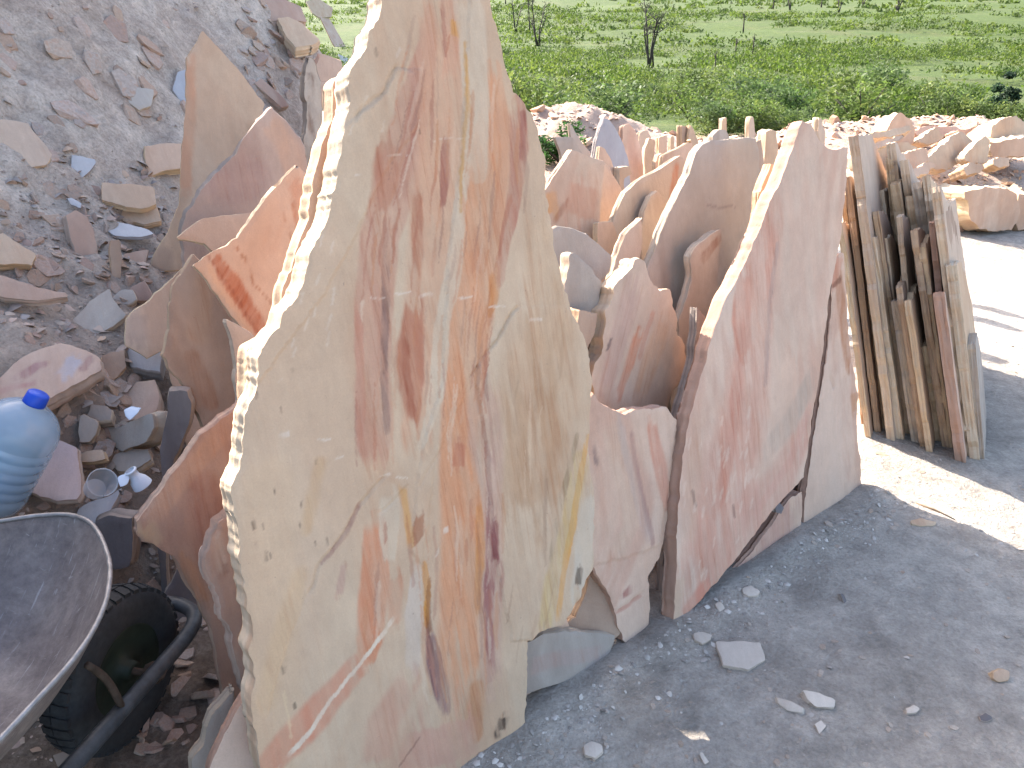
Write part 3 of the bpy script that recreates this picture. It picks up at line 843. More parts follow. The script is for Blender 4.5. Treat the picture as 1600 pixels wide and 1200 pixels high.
slab('stone_slab', 'pink slab with brown smears tucked behind the right edge of the peaked slab', 'stone slab',
     [(1300, 400), (1318, 395), (1322, 440), (1326, 520), (1334, 575), (1341, 620), (1340, 670), (1345, 730), (1348, 783), (1325, 800), (1300, 815), (1278, 832), (1257, 843), (1258, 780), (1264, 745), (1272, 690), (1284, 610), (1296, 540), (1300, 470)],
     row(0.055, 13), th=0.035, sty='pink', step=0.007, rough=0.005, relief=0.007, group='upright sandstone slabs in the leaning row', edgeamp=1.3,
     strokes=[([(1308, 420), (1318, 500), (1330, 570)], [5, 8, 8], (186, 128, 88), 0.8, 0.6, 0.5), ([(1335, 610), (1338, 640)], [6, 7], (190, 140, 98), 0.75, 0.6, 0.4), ([(1312, 400), (1300, 450)], [7, 5], (206, 140, 116), 0.7, 0.6, 0.3),
              ([(1302, 448), (1312, 440)], [2, 3], (120, 74, 58), 0.8, 0.5, 0.2)],
     cracks=[([(1318, 750), (1322, 780)], 0.003, 0.004), ([(1298, 590), (1303, 605)], 0.004, 0.008)])
slab('stone_slab', 'low broken pink slab under the diagonal crack below the peaked slab', 'stone slab',
     [(1254, 768), (1254, 800), (1252, 838), (1246, 864), (1222, 882), (1196, 897), (1160, 920), (1122, 943), (1114, 932), (1120, 916), (1140, 897), (1160, 880), (1182, 852), (1210, 815), (1226, 790), (1240, 776)],
     row(0.052, 13), th=0.035, sty='pink', step=0.007, rough=0.004, group='upright sandstone slabs in the leaning row',
     strokes=[([(1240, 800), (1190, 860), (1150, 900)], [16, 20, 16], (204, 160, 146), 0.6, 0.7, 0.4)])
slab('stone_slab', 'slab added behind the diagonal crack to block sun, coloured dark for shade', 'stone slab',
     [(1250, 330), (1285, 520), (1270, 690), (1250, 835, 'g'), (1080, 970, 'g'), (1100, 800), (1130, 600), (1190, 420)], row(0.115, 13), th=0.03, sty='dark', step=0.012, group='upright sandstone slabs in the leaning row')  # added to block light under the peaked slab; dark colour stands for shade
slab('wedge_stone', 'small dark stone wedged in the diagonal crack under the peaked slab', 'stone',
     [(1212, 790), (1220, 786), (1226, 794), (1222, 803), (1214, 800)], row(0.02, 14), th=0.03, sty='dark', step=0.004, rough=0.002)

N_strokes = [([(950, 650), (975, 740), (985, 820), (960, 870)], [14, 16, 12, 12], (214, 190, 168), 0.7, 0.6, 0.3),
             ([(1015, 660), (1030, 730), (1040, 790)], [8, 10, 6], (212, 146, 122), 0.8, 0.6, 0.4),
             ([(985, 680), (998, 760), (1018, 850)], [3, 3, 3], (168, 132, 126), 0.7, 0.6, 0.4),
             ([(965, 650), (990, 760), (1010, 840)], [5, 6, 6], (196, 178, 170), 0.6, 0.6, 0.4),
             ([(973, 930), (985, 920)], [4, 5], (156, 86, 82), 0.9, 0.6, 0.5), ([(960, 960), (1000, 930)], [2, 2], (190, 132, 112), 0.7, 0.5, 0.3),
             ([(928, 700), (932, 725)], [4, 3], (96, 88, 96), 0.7, 0.6, 0.6)]
slab('stone_slab', 'pale pink slab ending in a narrow foot on the ground, right of the tallest slab', 'stone slab',
     [(926, 615), (935, 628), (955, 640), (975, 648), (990, 640), (1010, 640), (1040, 636), (1056, 655), (1056, 690), (1052, 750), (1046, 800), (1036, 850), (1030, 872), (1012, 900), (1016, 950), (1012, 990), (1004, 1010), (988, 1022), (972, 1000), (962, 960), (948, 920), (930, 888), (900, 850), (880, 700)],
     row(0.048, 13), th=0.04, sty='pink', step=0.006, rough=0.004, relief=0.007, strokes=N_strokes, edgeamp=1.2, group='upright sandstone slabs in the leaning row',
     cracks=[([(958, 960), (1004, 925)], 0.005, 0.004)], sheets=[([(930, 880), (980, 870), (1030, 850), (1060, 640), (900, 600), (900, 850)], 0.004)])
slab('stone_slab', 'low pale slab fragment lying on its long edge at the foot of the tallest slab', 'stone slab',
     [(780, 1010), (826, 1003), (850, 990), (900, 986), (962, 992), (954, 1020), (944, 1044), (900, 1058), (824, 1084), (780, 1100)],
     row(0.046, 16), th=0.04, sty='grey', step=0.006, rough=0.002, group='upright sandstone slabs in the leaning row',
     strokes=[([(830, 1040), (940, 1020)], [10, 8], (190, 166, 160), 0.6, 0.6, 0.3)])
slab('stone_slab', 'brown banded shard behind the low fragment at the foot of the tallest slab', 'stone slab',
     [(880, 982), (900, 965), (915, 930), (925, 890), (950, 890), (975, 960), (975, 985), (960, 998), (920, 990)],
     row(0.11, 20, 30), th=0.03, sty='brown', step=0.006, rough=0.003, grain=60, group='upright sandstone slabs in the leaning row')
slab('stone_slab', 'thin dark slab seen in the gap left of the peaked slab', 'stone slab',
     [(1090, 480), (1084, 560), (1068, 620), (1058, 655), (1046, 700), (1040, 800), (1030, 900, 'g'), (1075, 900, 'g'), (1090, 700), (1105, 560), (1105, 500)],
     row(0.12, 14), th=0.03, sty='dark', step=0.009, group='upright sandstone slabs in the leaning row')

H_strokes = [([(1000, 520), (985, 570), (965, 620)], [8, 7, 6], (208, 140, 108), 0.85, 0.6, 0.5), ([(990, 450), (965, 540), (945, 610)], [16, 14, 10], (196, 170, 158), 0.7, 0.6, 0.4),
             ([(1040, 500), (1020, 560), (1000, 620)], [10, 12, 10], (216, 180, 150), 0.7, 0.7, 0.5), ([(1022, 490), (1002, 560)], [3, 3], (196, 128, 104), 0.7, 0.6, 0.5), ([(955, 530), (950, 545)], [2, 2], (90, 80, 86), 0.8, 0.5, 0.4)]
slab('stone_slab', 'squat tan slab with slanting orange streaks, standing above the pale pink slab', 'stone slab',
     [(1003, 406), (1015, 432), (1030, 452), (1048, 455), (1051, 478), (1060, 500), (1059, 520), (1068, 535), (1074, 560), (1072, 588), (1058, 605), (1045, 630), (1040, 700), (1040, 800, 'g'), (950, 800, 'g'), (935, 640), (926, 600), (930, 570), (944, 540), (946, 490), (958, 450), (975, 430), (990, 412)],
     row(0.20, 13, 41), th=0.06, sty='beige', step=0.0065, rough=0.008, relief=0.006, strokes=H_strokes, grain=-28, edgeamp=0.6, group='upright sandstone slabs in the leaning row')
slab('stone_slab', 'narrow upright shard with a slanted top, standing before the broad grey slab', 'stone slab',
     [(1086, 388), (1105, 372), (1127, 358), (1127, 385), (1122, 420), (1122, 450), (1112, 700, 'g'), (1050, 700, 'g'), (1060, 540), (1062, 500), (1075, 462), (1082, 430), (1080, 400)],
     rowat(1095, 440, 0.34, 12, 34), th=0.035, sty='grey', step=0.007, rough=0.003, group='upright sandstone slabs in the leaning row',
     strokes=[([(1125, 370), (1100, 400)], [4, 6], (150, 116, 100), 0.6, 0.6, 0.6)])
slab('stone_slab', 'broad smooth grey-beige slab with a flat top, behind the narrow upright shard', 'stone slab',
     [(1088, 238), (1098, 226), (1112, 219), (1150, 217), (1182, 216), (1187, 235), (1188, 290), (1190, 330), (1170, 400), (1140, 480), (1130, 700, 'g'), (1000, 700, 'g'), (1012, 420), (1030, 372), (1045, 335), (1062, 300), (1078, 270)],
     row(0.50, 11, 37), th=0.035, sty='grey', step=0.009, rough=0.003, relief=0.003, group='upright sandstone slabs in the leaning row',
     strokes=[([(1160, 250), (1160, 380)], [30, 34], (206, 186, 160), 0.6, 0.9, 0.1), ([(1100, 300), (1080, 400)], [40, 40], (182, 172, 158), 0.6, 0.9, 0.1), ([(1104, 318), (1120, 324), (1150, 325)], [1, 1, 1], (140, 126, 124), 0.6, 0.5, 0.2)])
slab('stone_slab', 'dark grey blocky shard beside the right edge of the tallest slab', 'stone slab',
     [(892, 396), (902, 398), (912, 408), (924, 418), (940, 442), (936, 470), (938, 490), (915, 500), (905, 640, 'g'), (870, 640, 'g'), (880, 470), (884, 440)],
     rowat(905, 440, 0.30, 12, 30), th=0.05, sty='grey', step=0.007, rough=0.005, relief=0.009, group='upright sandstone slabs in the leaning row')
slab('stone_block', 'small brown block wedged below the dark grey shard beside the tallest slab', 'stone block',
     [(905, 484), (934, 490), (930, 520), (916, 550), (906, 560), (900, 660, 'g'), (890, 660, 'g'), (902, 520)], rowat(915, 510, 0.24, 12, 36), th=0.05, sty='brown', step=0.006, rough=0.002, group='upright sandstone slabs in the leaning row')
slab('stone_slab', 'grey-brown slab with a rounded top showing over the dark grey shard', 'stone slab',
     [(856, 360), (872, 354), (895, 357), (918, 366), (936, 382), (956, 400), (952, 425), (938, 440), (930, 700, 'g'), (860, 700, 'g'), (855, 500)],
     row(0.52, 12, 33), th=0.03, sty='grey', step=0.009, rough=0.002, group='upright sandstone slabs in the leaning row')
A_strokes = [([(862, 300), (866, 335)], [8, 10], (216, 166, 112), 0.75, 0.6, 0.2), ([(890, 310), (870, 345)], [3, 4], (150, 96, 70), 0.7, 0.5, 0.3), ([(915, 290), (905, 340)], [22, 26], (206, 166, 144), 0.7, 0.7, 0.3), ([(910, 245), (925, 260)], [22, 16], (206, 190, 172), 0.8, 0.6, 0.1)]
slab('stone_slab', 'peach slab with an ochre patch and pale top, just right of the tallest slab', 'stone slab',
     [(894, 234), (915, 242), (945, 252), (943, 285), (938, 330), (936, 420), (930, 700, 'g'), (850, 700, 'g'), (850, 300), (868, 272), (882, 252)],
     row(0.86, 11, 36), th=0.03, sty='beige', step=0.009, rough=0.002, strokes=A_strokes, group='upright sandstone slabs in the leaning row')
slab('stone_slab', 'peach pointed slab between the ochre-patched slab and the wide peach slab', 'stone slab',
     [(946, 254), (952, 262), (966, 285), (976, 302), (974, 330), (962, 350), (970, 600, 'g'), (930, 600, 'g'), (934, 330), (938, 290)],
     row(0.92, 11, 40), th=0.028, sty='beige', step=0.010, rough=0.002, group='upright sandstone slabs in the leaning row')
slab('stone_slab', 'small pale slab with a lit top edge, low between the brown and wide peach slabs', 'stone slab',
     [(934, 347), (955, 346), (970, 352), (968, 372), (960, 400), (955, 600, 'g'), (935, 600, 'g'), (934, 370)],
     row(0.62, 12, 44), th=0.025, sty='peach', step=0.009, rough=0.002, group='upright sandstone slabs in the leaning row')
slab('stone_slab', 'wide peach slab with a sunlit sloping top and red band, left of the flat-topped grey slab', 'stone slab',
     [(1064, 243), (1072, 252), (1072, 275), (1062, 320), (1040, 380), (1030, 600, 'g'), (950, 600, 'g'), (958, 350), (966, 325), (978, 300), (1000, 282), (1030, 265)],
     row(0.72, 11, 40), th=0.028, sty='beige', step=0.009, rough=0.002, group='upright sandstone slabs in the leaning row',
     strokes=[([(1058, 255), (1050, 310)], [4, 5], (204, 138, 104), 0.8, 0.6, 0.3)])
slab('stone_slab', 'curved narrow shard with a sunlit left edge, before the wide peach slab', 'stone slab',
     [(1028, 298), (1018, 306), (1008, 330), (1003, 360), (1003, 390), (1000, 600, 'g'), (1035, 600, 'g'), (1044, 380), (1048, 340), (1042, 318)],
     row(0.60, 12, 42), th=0.028, sty='beige', step=0.008, rough=0.002, group='upright sandstone slabs in the leaning row')
slab('stone_slab', 'short peach shard leaning at the foot of the curved narrow shard', 'stone slab',
     [(978, 366), (1004, 340), (1003, 380), (998, 420), (985, 500), (980, 640, 'g'), (950, 640, 'g'), (955, 440), (965, 400)],
     row(0.47, 12, 40), th=0.03, sty='beige', step=0.009, rough=0.003, group='upright sandstone slabs in the leaning row')
slab('stone_slab', 'yellowish sunlit shard poking up at the left shoulder of the peaked slab', 'stone slab',
     [(1205, 255), (1214, 262), (1216, 285), (1200, 330), (1190, 400), (1185, 700, 'g'), (1150, 700, 'g'), (1170, 420), (1186, 330), (1188, 300)],
     row(0.16, 12, 40), th=0.03, sty='tan', step=0.009, rough=0.003, group='upright sandstone slabs in the leaning row')

# ---- slabs left of and behind the tall one
GL = 'sandstone slabs standing at the foot of the bank'
slab('stone_slab', 'tall smooth tan slab with a pointed top, standing against the rubble bank', 'stone slab',
     [(316, 47), (330, 62), (348, 82), (372, 108), (388, 130), (402, 150), (414, 162), (405, 190), (380, 260), (350, 330), (320, 420), (270, 560, 'g'), (200, 560, 'g'), (226, 440), (240, 400), (262, 365), (280, 320), (284, 240), (290, 170), (292, 90), (306, 70)],
     free(330, 200, 3.0, 26, 12), th=0.03, sty='tan', step=0.010, rough=0.002, relief=0.004, group=GL,
     strokes=[([(300, 90), (296, 180), (290, 300)], [8, 10, 10], (206, 158, 128), 0.7, 0.7, 0.1), ([(350, 110), (390, 170)], [24, 20], (214, 192, 168), 0.7, 0.8, 0.1), ([(255, 400), (245, 460)], [14, 14], (170, 146, 132), 0.6, 0.8, 0.2)])
slab('stone_slab', 'mauve slab with a pointed tip and thick grey left side, leaning on the tall tan slab', 'stone slab',
     [(424, 167), (438, 182), (455, 200), (470, 216), (479, 252), (478, 300), (470, 420), (450, 640, 'g'), (290, 640, 'g'), (290, 420), (284, 362), (290, 335), (305, 312), (322, 288), (345, 266), (370, 240), (382, 215), (402, 190)],
     free(400, 270, 2.62, 30, 14), th=0.06, sty='mauve', step=0.009, rough=0.004, relief=0.006, group=GL, edgeamp=1.2,
     strokes=[([(420, 185), (455, 240), (470, 290)], [14, 20, 16], (214, 178, 152), 0.75, 0.6, 0.2), ([(350, 290), (390, 280)], [30, 34], (182, 152, 142), 0.6, 0.8, 0.4)])
slab('stone_slab', 'orange pointed shard jutting out to the left above the banded orange slab', 'stone slab',
     [(274, 373), (296, 356), (318, 341), (345, 337), (380, 334), (400, 332), (392, 360), (380, 420), (340, 400), (320, 380), (304, 376)],
     free(340, 360, 2.42, 30, 22), th=0.03, sty='orange', step=0.008, rough=0.002, group=GL)
slab('stone_slab', 'orange slab with a red band along its lower edge, tilted beside the tallest slab', 'stone slab',
     [(465, 257), (478, 270), (490, 287), (492, 330), (500, 420), (520, 900, 'g'), (440, 900, 'g'), (418, 552), (396, 536), (372, 505), (340, 460), (318, 432), (303, 414), (320, 400), (345, 388), (372, 372), (385, 352), (400, 330), (432, 292)],
     free(400, 400, 2.12, 30, 17), th=0.045, sty='orange', step=0.007, rough=0.003, group=GL, grain=-38, edgeamp=1.3,
     strokes=[([(335, 400), (360, 440), (400, 500), (410, 520)], [9, 14, 12, 10], (186, 104, 66), 0.85, 0.5, 0.4), ([(318, 405), (350, 455), (395, 520)], [5, 5, 5], (222, 180, 146), 0.8, 0.4, 0.2), ([(325, 402), (360, 450), (402, 515)], [1.6, 1.6, 1.6], (150, 84, 60), 0.6, 0.5, 0.2),
              ([(370, 385), (395, 440), (425, 475)], [1.5, 1.6, 1.4], (170, 112, 76), 0.7, 0.5, 0.3), ([(455, 310), (465, 350), (472, 372)], [3, 4, 3], (186, 116, 76), 0.7, 0.6, 0.4), ([(460, 285), (480, 330)], [12, 12], (212, 144, 108), 0.6, 0.7, 0.4), ([(440, 330), (458, 380)], [1.6, 1.6], (176, 120, 84), 0.6, 0.5, 0.4)])
slab('stone_slab', 'brown slab with a pale rounded left edge, below the banded orange slab', 'stone slab',
     [(302, 397), (313, 408), (330, 440), (352, 480), (375, 520), (390, 550), (400, 600), (400, 900, 'g'), (350, 900, 'g'), (348, 676), (332, 664), (318, 668), (305, 640), (298, 632), (284, 600), (268, 580), (254, 556), (262, 525), (266, 490), (270, 450), (284, 430)],
     free(320, 530, 2.22, 32, 14), th=0.045, sty='brown', step=0.007, rough=0.004, relief=0.010, group=GL, edgeamp=1.3,
     strokes=[([(320, 430), (310, 520)], [14, 18], (196, 168, 142), 0.6, 0.8, 0.4), ([(300, 560), (330, 630)], [14, 12], (166, 128, 104), 0.6, 0.8, 0.4)])
slab('stone_slab', 'smooth peach slab half hidden behind the brown slab with the pale edge', 'stone slab',
     [(298, 410), (280, 425), (258, 445), (236, 468), (210, 485), (197, 500), (196, 540), (230, 560), (255, 545), (280, 640, 'g'), (320, 640, 'g'), (330, 460)],
     free(250, 500, 2.55, 28, 24), th=0.03, sty='peach', step=0.009, rough=0.003, relief=0.005, group=GL,
     strokes=[([(215, 490), (212, 530)], [14, 16], (186, 160, 146), 0.7, 0.7, 0.2)])
slab('stone_slab', 'grey-brown thin slab standing just left of the tallest slab, behind its edge', 'stone slab',
     [(352, 500), (360, 520), (368, 560), (372, 640), (366, 700), (400, 900, 'g'), (430, 900, 'g'), (430, 560), (390, 520)],
     free(375, 600, 1.95, 36, 12), th=0.035, sty='grey', step=0.008, group=GL, edgeamp=1.4)
slab('stone_slab', 'large rusty brown slab with a ragged upper edge, hanging over the dark gap beside the barrow', 'stone slab',
     [(376, 628), (360, 645), (345, 655), (330, 668), (312, 680), (302, 696), (290, 716), (272, 738), (258, 760), (240, 780), (226, 800), (213, 816), (212, 836), (222, 848), (240, 850), (258, 862), (272, 868), (288, 900), (305, 935), (322, 965), (332, 990), (338, 1030), (350, 1100, 'g'), (420, 1100, 'g'), (420, 900), (400, 700)],
     free(300, 830, 1.83, 33, 10), th=0.04, sty='red', step=0.0065, rough=0.004, relief=0.011, group=GL, edgeamp=1.4,
     strokes=[([(360, 660), (300, 730), (225, 820)], [16, 16, 20], (190, 160, 140), 0.8, 0.6, 0.3), ([(320, 760), (340, 850)], [26, 34], (160, 120, 106), 0.7, 0.8, 0.5), ([(228, 826), (245, 845)], [16, 12], (186, 168, 142), 0.8, 0.6, 0.2), ([(350, 670), (370, 720)], [14, 14], (164, 136, 124), 0.6, 0.8, 0.4), ([(285, 870), (320, 940)], [10, 12], (178, 140, 114), 0.7, 0.7, 0.3)])
slab('stone_slab', 'narrow layered slab with chipped edge, tight against the lower left side of the tallest slab', 'stone slab',
     [(362, 795), (345, 815), (333, 838), (328, 860), (322, 885), (328, 905), (336, 925), (346, 960), (358, 985), (366, 1020), (372, 1080, 'g'), (440, 1080, 'g'), (440, 820)],
     free(360, 900, 1.66, 36, 11), th=0.045, sty='mauve', step=0.006, rough=0.005, relief=0.010, group=GL, edgeamp=2.0,
     strokes=[([(340, 830), (350, 900)], [6, 8], (206, 190, 174), 0.7, 0.6, 0.4), ([(352, 880), (356, 900)], [4, 5], (150, 116, 104), 0.7, 0.6, 0.5)])
slab('stone_slab', 'dark blue-grey upright slab with a pale left side, in the gap left of the rusty slab', 'stone slab',
     [(264, 612), (280, 610), (292, 612), (299, 630), (297, 655), (282, 695), (270, 725), (262, 755), (252, 770), (240, 800), (238, 850, 'g'), (246, 850, 'g'), (250, 700), (262, 640)],
     free(270, 690, 2.22, 10, 9), th=0.05, sty='dark', step=0.007, rough=0.002, group=GL)
slab('stone_slab', 'dark triangular fragment standing behind the barrow wheel', 'stone slab',
     [(276, 890), (290, 900), (305, 925), (316, 948), (312, 975, 'g'), (255, 960, 'g'), (250, 944), (262, 920)],
     free(285, 930, 2.28, 26, 18), th=0.03, sty='dark', step=0.007, group=GL)
slab('stone_slab', 'pink slab at the lower left foot of the tallest slab', 'stone slab',
     [(398, 1062), (385, 1088), (368, 1115), (350, 1148), (336, 1180), (326, 1210), (320, 1260, 'g'), (430, 1290, 'g'), (430, 1090)],
     free(370, 1150, 1.58, 34, 16), th=0.035, sty='pink', step=0.005, rough=0.002, relief=0.007, group=GL, grain=70)
slab('stone_slab', 'narrow grey slab on edge beside the pink one at the bottom of the picture', 'stone slab',
     [(366, 1078), (350, 1098), (330, 1120), (322, 1140), (318, 1165), (300, 1190), (292, 1230, 'g'), (320, 1250, 'g'), (330, 1200), (345, 1150), (362, 1120)],
     free(330, 1140, 1.70, 34, 14), th=0.04, sty='grey', step=0.005, rough=0.002, group=GL)
slab('stone_slab', 'weathered rough grey slab on end, between the bank and the tallest slab', 'stone slab',
     [(482, 84), (490, 92), (496, 104), (503, 128), (503, 180), (499, 240), (492, 276), (490, 600, 'g'), (478, 600, 'g'), (477, 265), (475, 225), (481, 190), (480, 165), (476, 148), (479, 115)],
     free(490, 180, 3.6, 36, 8), th=0.06, sty='weather', step=0.010, rough=0.006, relief=0.02, group=GL, edgeamp=2,
     strokes=[([(486, 120), (488, 250)], [5, 5], (132, 118, 108), 0.7, 0.8, 0.8)])
slab('stone_slab', 'smooth pink slab close behind the weathered grey slab', 'stone slab',
     [(502, 128), (521, 128), (524, 180), (515, 250), (500, 600, 'g'), (488, 600, 'g'), (500, 250)], free(510, 180, 3.8, 30, 8), th=0.03, sty='pink', step=0.012, rough=0.002, group=GL)
slab('stone_block', 'broad pinkish block on the end of the bank, above the smooth pink slab', 'stone block',
     [(500, 84), (516, 88), (534, 96), (536, 122), (540, 300, 'g'), (496, 300, 'g'), (492, 110)], free(515, 110, 4.6, 25, 10), th=0.2, sty='pink', step=0.015, rough=0.003)

# ---- the stack of slabs seen edge-on at the right
GS = 'slabs stacked on edge at the right'
def edge_slab(top, bot, wpx, depth, sty, label, back=0.0, yaw=30.0, gap=0.0, topcut=0.0):
    B = gp(bot[0], bot[1], gap)
    if back: B = B + np.array([0.0, back, 0]) * 1.0
    r = ray(top[0], top[1])
    lean_y = 0.10
    # near edge lies in a plane through B that tips slightly backwards
    nn = np.array([0.0, -1.0, lean_y])
    T = CAM + r * (np.dot(B - CAM, nn) / np.dot(r, nn))
    ev = T - B; H = np.linalg.norm(ev); ev /= H
    g = math.radians(yaw)
    ex = np.array([math.sin(g), math.cos(g), 0.0]); ex -= ev * np.dot(ex, ev); ex /= np.linalg.norm(ex)
    n = np.cross(ex, ev)
    D = (B[1] * CP - (B[2] - CAMH) * SP)
    th = wpx / FPX * D * 0.84
    r2 = random.Random(int(top[0] * 7 + bot[1]))
    dd = depth
    P = np.array([(0, 0), (dd * 0.5, -0.0), (dd, 0.02), (dd * r2.uniform(0.9, 1.05), H * r2.uniform(0.4, 0.6)), (dd * r2.uniform(0.6, 0.85), H * r2.uniform(0.7, 0.85)), (dd * r2.uniform(0.25, 0.45), H * r2.uniform(0.88, 0.97) - topcut * 0.3), (0.03, H - 0.01), (0.0, H), (0.004, H * 0.7), (0.0, H * 0.35)])
    fr = (B + n * th * 0.5, ex, ev, n)
    return slab('stone_slab', label, 'stone slab', None, fr, th=th, sty=sty, step=0.016, rough=0.009, relief=0.004, edgeamp=0.8, uvpts=P, group=GS)
STACK = [
    ((1312, 345), (1357, 686), 10, 0.55, 'peach', 'leftmost slab of the edge-on stack, touching the pink slab'),
    ((1324, 276), (1372, 679), 11, 0.75, 'brown', 'thin brown slab second from the left in the edge-on stack'),
    ((1333, 212), (1393, 691), 15, 0.9, 'beige', 'tallest slab of the edge-on stack, with a rough pointed top'),
    ((1362, 372), (1407, 689), 13, 0.6, 'cream', 'cream slab with a square top, fourth from the left in the edge-on stack'),
    ((1398, 470), (1430, 692), 13, 0.5, 'grey', 'short greyish slab near the middle of the edge-on stack'),
    ((1404, 445), (1443, 701), 11, 0.62, 'brown', 'ragged brown slab beside the short greyish one in the edge-on stack'),
    ((1418, 470), (1453, 709), 11, 0.7, 'tan', 'tan slab with a notched foot in the middle of the edge-on stack'),
    ((1440, 538), (1465, 690), 18, 0.4, 'tan', 'shortest thick slab at the foot of the edge-on stack'),
    ((1428, 360), (1478, 700), 12, 0.7, 'brown', 'darker slab behind the shortest thick one in the edge-on stack'),
    ((1466, 458), (1502, 724), 18, 0.62, 'pink', 'thick pinkish slab reaching lowest in the edge-on stack'),
    ((1462, 292), (1514, 716), 15, 0.85, 'beige', 'tall slab with a flat bright top near the right of the edge-on stack'),
    ((1486, 412), (1524, 720), 17, 0.6, 'cream', 'cream slab with a dark shaded tip, second from the right in the edge-on stack'),
    ((1518, 538), (1533, 719), 13, 0.42, 'grey', 'small low slab at the right end of the edge-on stack'),
]
for (t_, b_, w_, d_, s_, l_) in STACK:
    edge_slab(t_, b_, w_, d_, s_, l_)
BACKS = [
    ((1318, 300), (1350, 665), 9, 0.6, 'brown', 'thin dark slab at the left end of the edge-on stack, half behind the pink slab', 0.1),
    ((1340, 330), (1383, 672), 10, 0.6, 'tan', 'thin slab filling the gap right of the tallest one in the edge-on stack', 0.1),
    ((1368, 330), (1418, 680), 11, 0.6, 'brown', 'dark brown slab behind the short greyish one in the edge-on stack', 0.1),
    ((1383, 372), (1421, 676), 9, 0.5, 'cream', 'slim pale slab cut off low in the middle of the edge-on stack', 0.1),
    ((1405, 335), (1436, 684), 10, 0.6, 'beige', 'slim beige slab with a chipped top in the middle of the edge-on stack', 0.1),
    ((1440, 380), (1484, 700), 12, 0.6, 'tan', 'tan slab with a broken top left of the thick pinkish slab in the edge-on stack', 0.1),
    ((1456, 345), (1490, 700), 10, 0.6, 'pink', 'thin pinkish slab behind the thick pinkish slab in the edge-on stack', 0.1),
    ((1474, 330), (1512, 702), 10, 0.7, 'brown', 'thin brown slab behind the flat bright-topped slab in the edge-on stack', 0.1),
    ((1345, 300), (1379, 640), 12, 0.6, 'brown', 'brown slab set back behind the tallest slab of the edge-on stack', 0.22),
    ((1352, 268), (1388, 640), 14, 0.7, 'pink', 'pinkish slab with a stepped top, set back in the edge-on stack', 0.20),
    ((1374, 298), (1412, 640), 15, 0.8, 'cream', 'slab with a broad white sunlit top in the edge-on stack', 0.16),
    ((1389, 245), (1424, 640), 12, 0.8, 'tan', 'slim slab rising behind the white-topped slab of the edge-on stack', 0.45),
    ((1392, 222), (1438, 640), 14, 0.7, 'beige', 'beige slab with a slanted tip, far back in the edge-on stack', 0.55),
    ((1398, 285), (1446, 650), 16, 0.6, 'tan', 'tan slab with a blunt lit end, middle of the edge-on stack', 0.14),
    ((1412, 250), (1466, 650), 13, 0.8, 'beige', 'leaning slab behind the blunt-ended one in the edge-on stack', 0.42),
    ((1422, 305), (1472, 655), 13, 0.6, 'peach', 'peach slab right of the middle of the edge-on stack', 0.16),
    ((1432, 285), (1488, 660), 17, 0.7, 'grey', 'wide greyish slab set back at the right of the edge-on stack', 0.22),
    ((1447, 275), (1498, 665), 13, 0.7, 'cream', 'cream slab set back behind the flat bright-topped one in the edge-on stack', 0.30),
]
for (t_, b_, w_, d_, s_, l_, bk) in BACKS:
    edge_slab(t_, b_, w_, d_, s_, l_)

# ---- small slabs standing farther back in the yard
GF = 'small slabs standing in the rows behind'
def up(label, pts, D, az=35, lean=8, th=0.04, sty='beige', **kw):
    cx = sum(p[0] for p in pts) / len(pts); cy = sum(p[1] for p in pts) / len(pts)
    x0 = min(p[0] for p in pts); x1 = max(p[0] for p in pts)
    yb = max(p[1] for p in pts)
    P = list(pts)
    return slab('stone_slab', label, 'stone slab', P, free(cx, cy, D, az, lean), th=th, sty=sty, step=0.02, rough=0.004, relief=0.004, group=GF, **kw)
def tri(px, tops, base, D):
    return list(tops) + [(base[1], base[2], 'g'), (base[0], base[2], 'g')]
up('blue-grey triangular slab with a bright lit left edge, in the row behind', [(946, 176), (956, 192), (970, 216), (982, 250), (986, 300), (985, 330, 'g'), (925, 330, 'g'), (928, 250), (936, 212)], 4.3, 30, 8, 0.04, 'blue')
up('grey fin-shaped slab left of the blue-grey triangular slab', [(890, 192), (905, 215), (924, 240), (934, 260), (930, 320, 'g'), (895, 320, 'g'), (896, 240)], 4.8, 30, 8, 0.03, 'grey')
up('low pale slab with a straight top beside the tallest slab, in the row behind', [(868, 213), (895, 215), (912, 240), (908, 300, 'g'), (880, 300, 'g'), (878, 245)], 4.5, 30, 8, 0.03, 'grey')
up('pinkish rounded slab right of the blue-grey triangular slab', [(974, 196), (984, 193), (994, 206), (1002, 235), (1006, 260), (1004, 330, 'g'), (975, 330, 'g'), (972, 230)], 4.7, 34, 8, 0.04, 'pink')
up('small peach slab under the blue-grey triangular slab', [(938, 228), (946, 232), (958, 258), (968, 285), (966, 330, 'g'), (938, 330, 'g'), (934, 255)], 4.0, 36, 8, 0.03, 'peach')
up('white blocky end of a slab below the blue-grey triangular slab', [(968, 262), (984, 260), (988, 272), (975, 280), (978, 330, 'g'), (968, 330, 'g')], 4.0, 25, 8, 0.06, 'cream')
up('pale slab with a torn top left of the small white block in the row', [(1000, 208), (1010, 203), (1018, 215), (1016, 240), (1020, 290, 'g'), (1000, 290, 'g'), (998, 235)], 5.6, 34, 8, 0.04, 'beige')
up('bright white small slab in the middle of the far row', [(1008, 232), (1014, 216), (1024, 220), (1022, 245), (1024, 300, 'g'), (1010, 300, 'g')], 5.2, 15, 10, 0.05, 'cream')
up('short peach slab in the far row above the wide peach slab', [(1030, 214), (1042, 211), (1043, 250), (1040, 290, 'g'), (1030, 290, 'g')], 5.9, 30, 8, 0.04, 'peach')
up('slim white stick-like slab in the far row', [(1049, 213), (1054, 212), (1053, 240), (1053, 290, 'g'), (1048, 290, 'g')], 5.6, 25, 6, 0.04, 'cream')
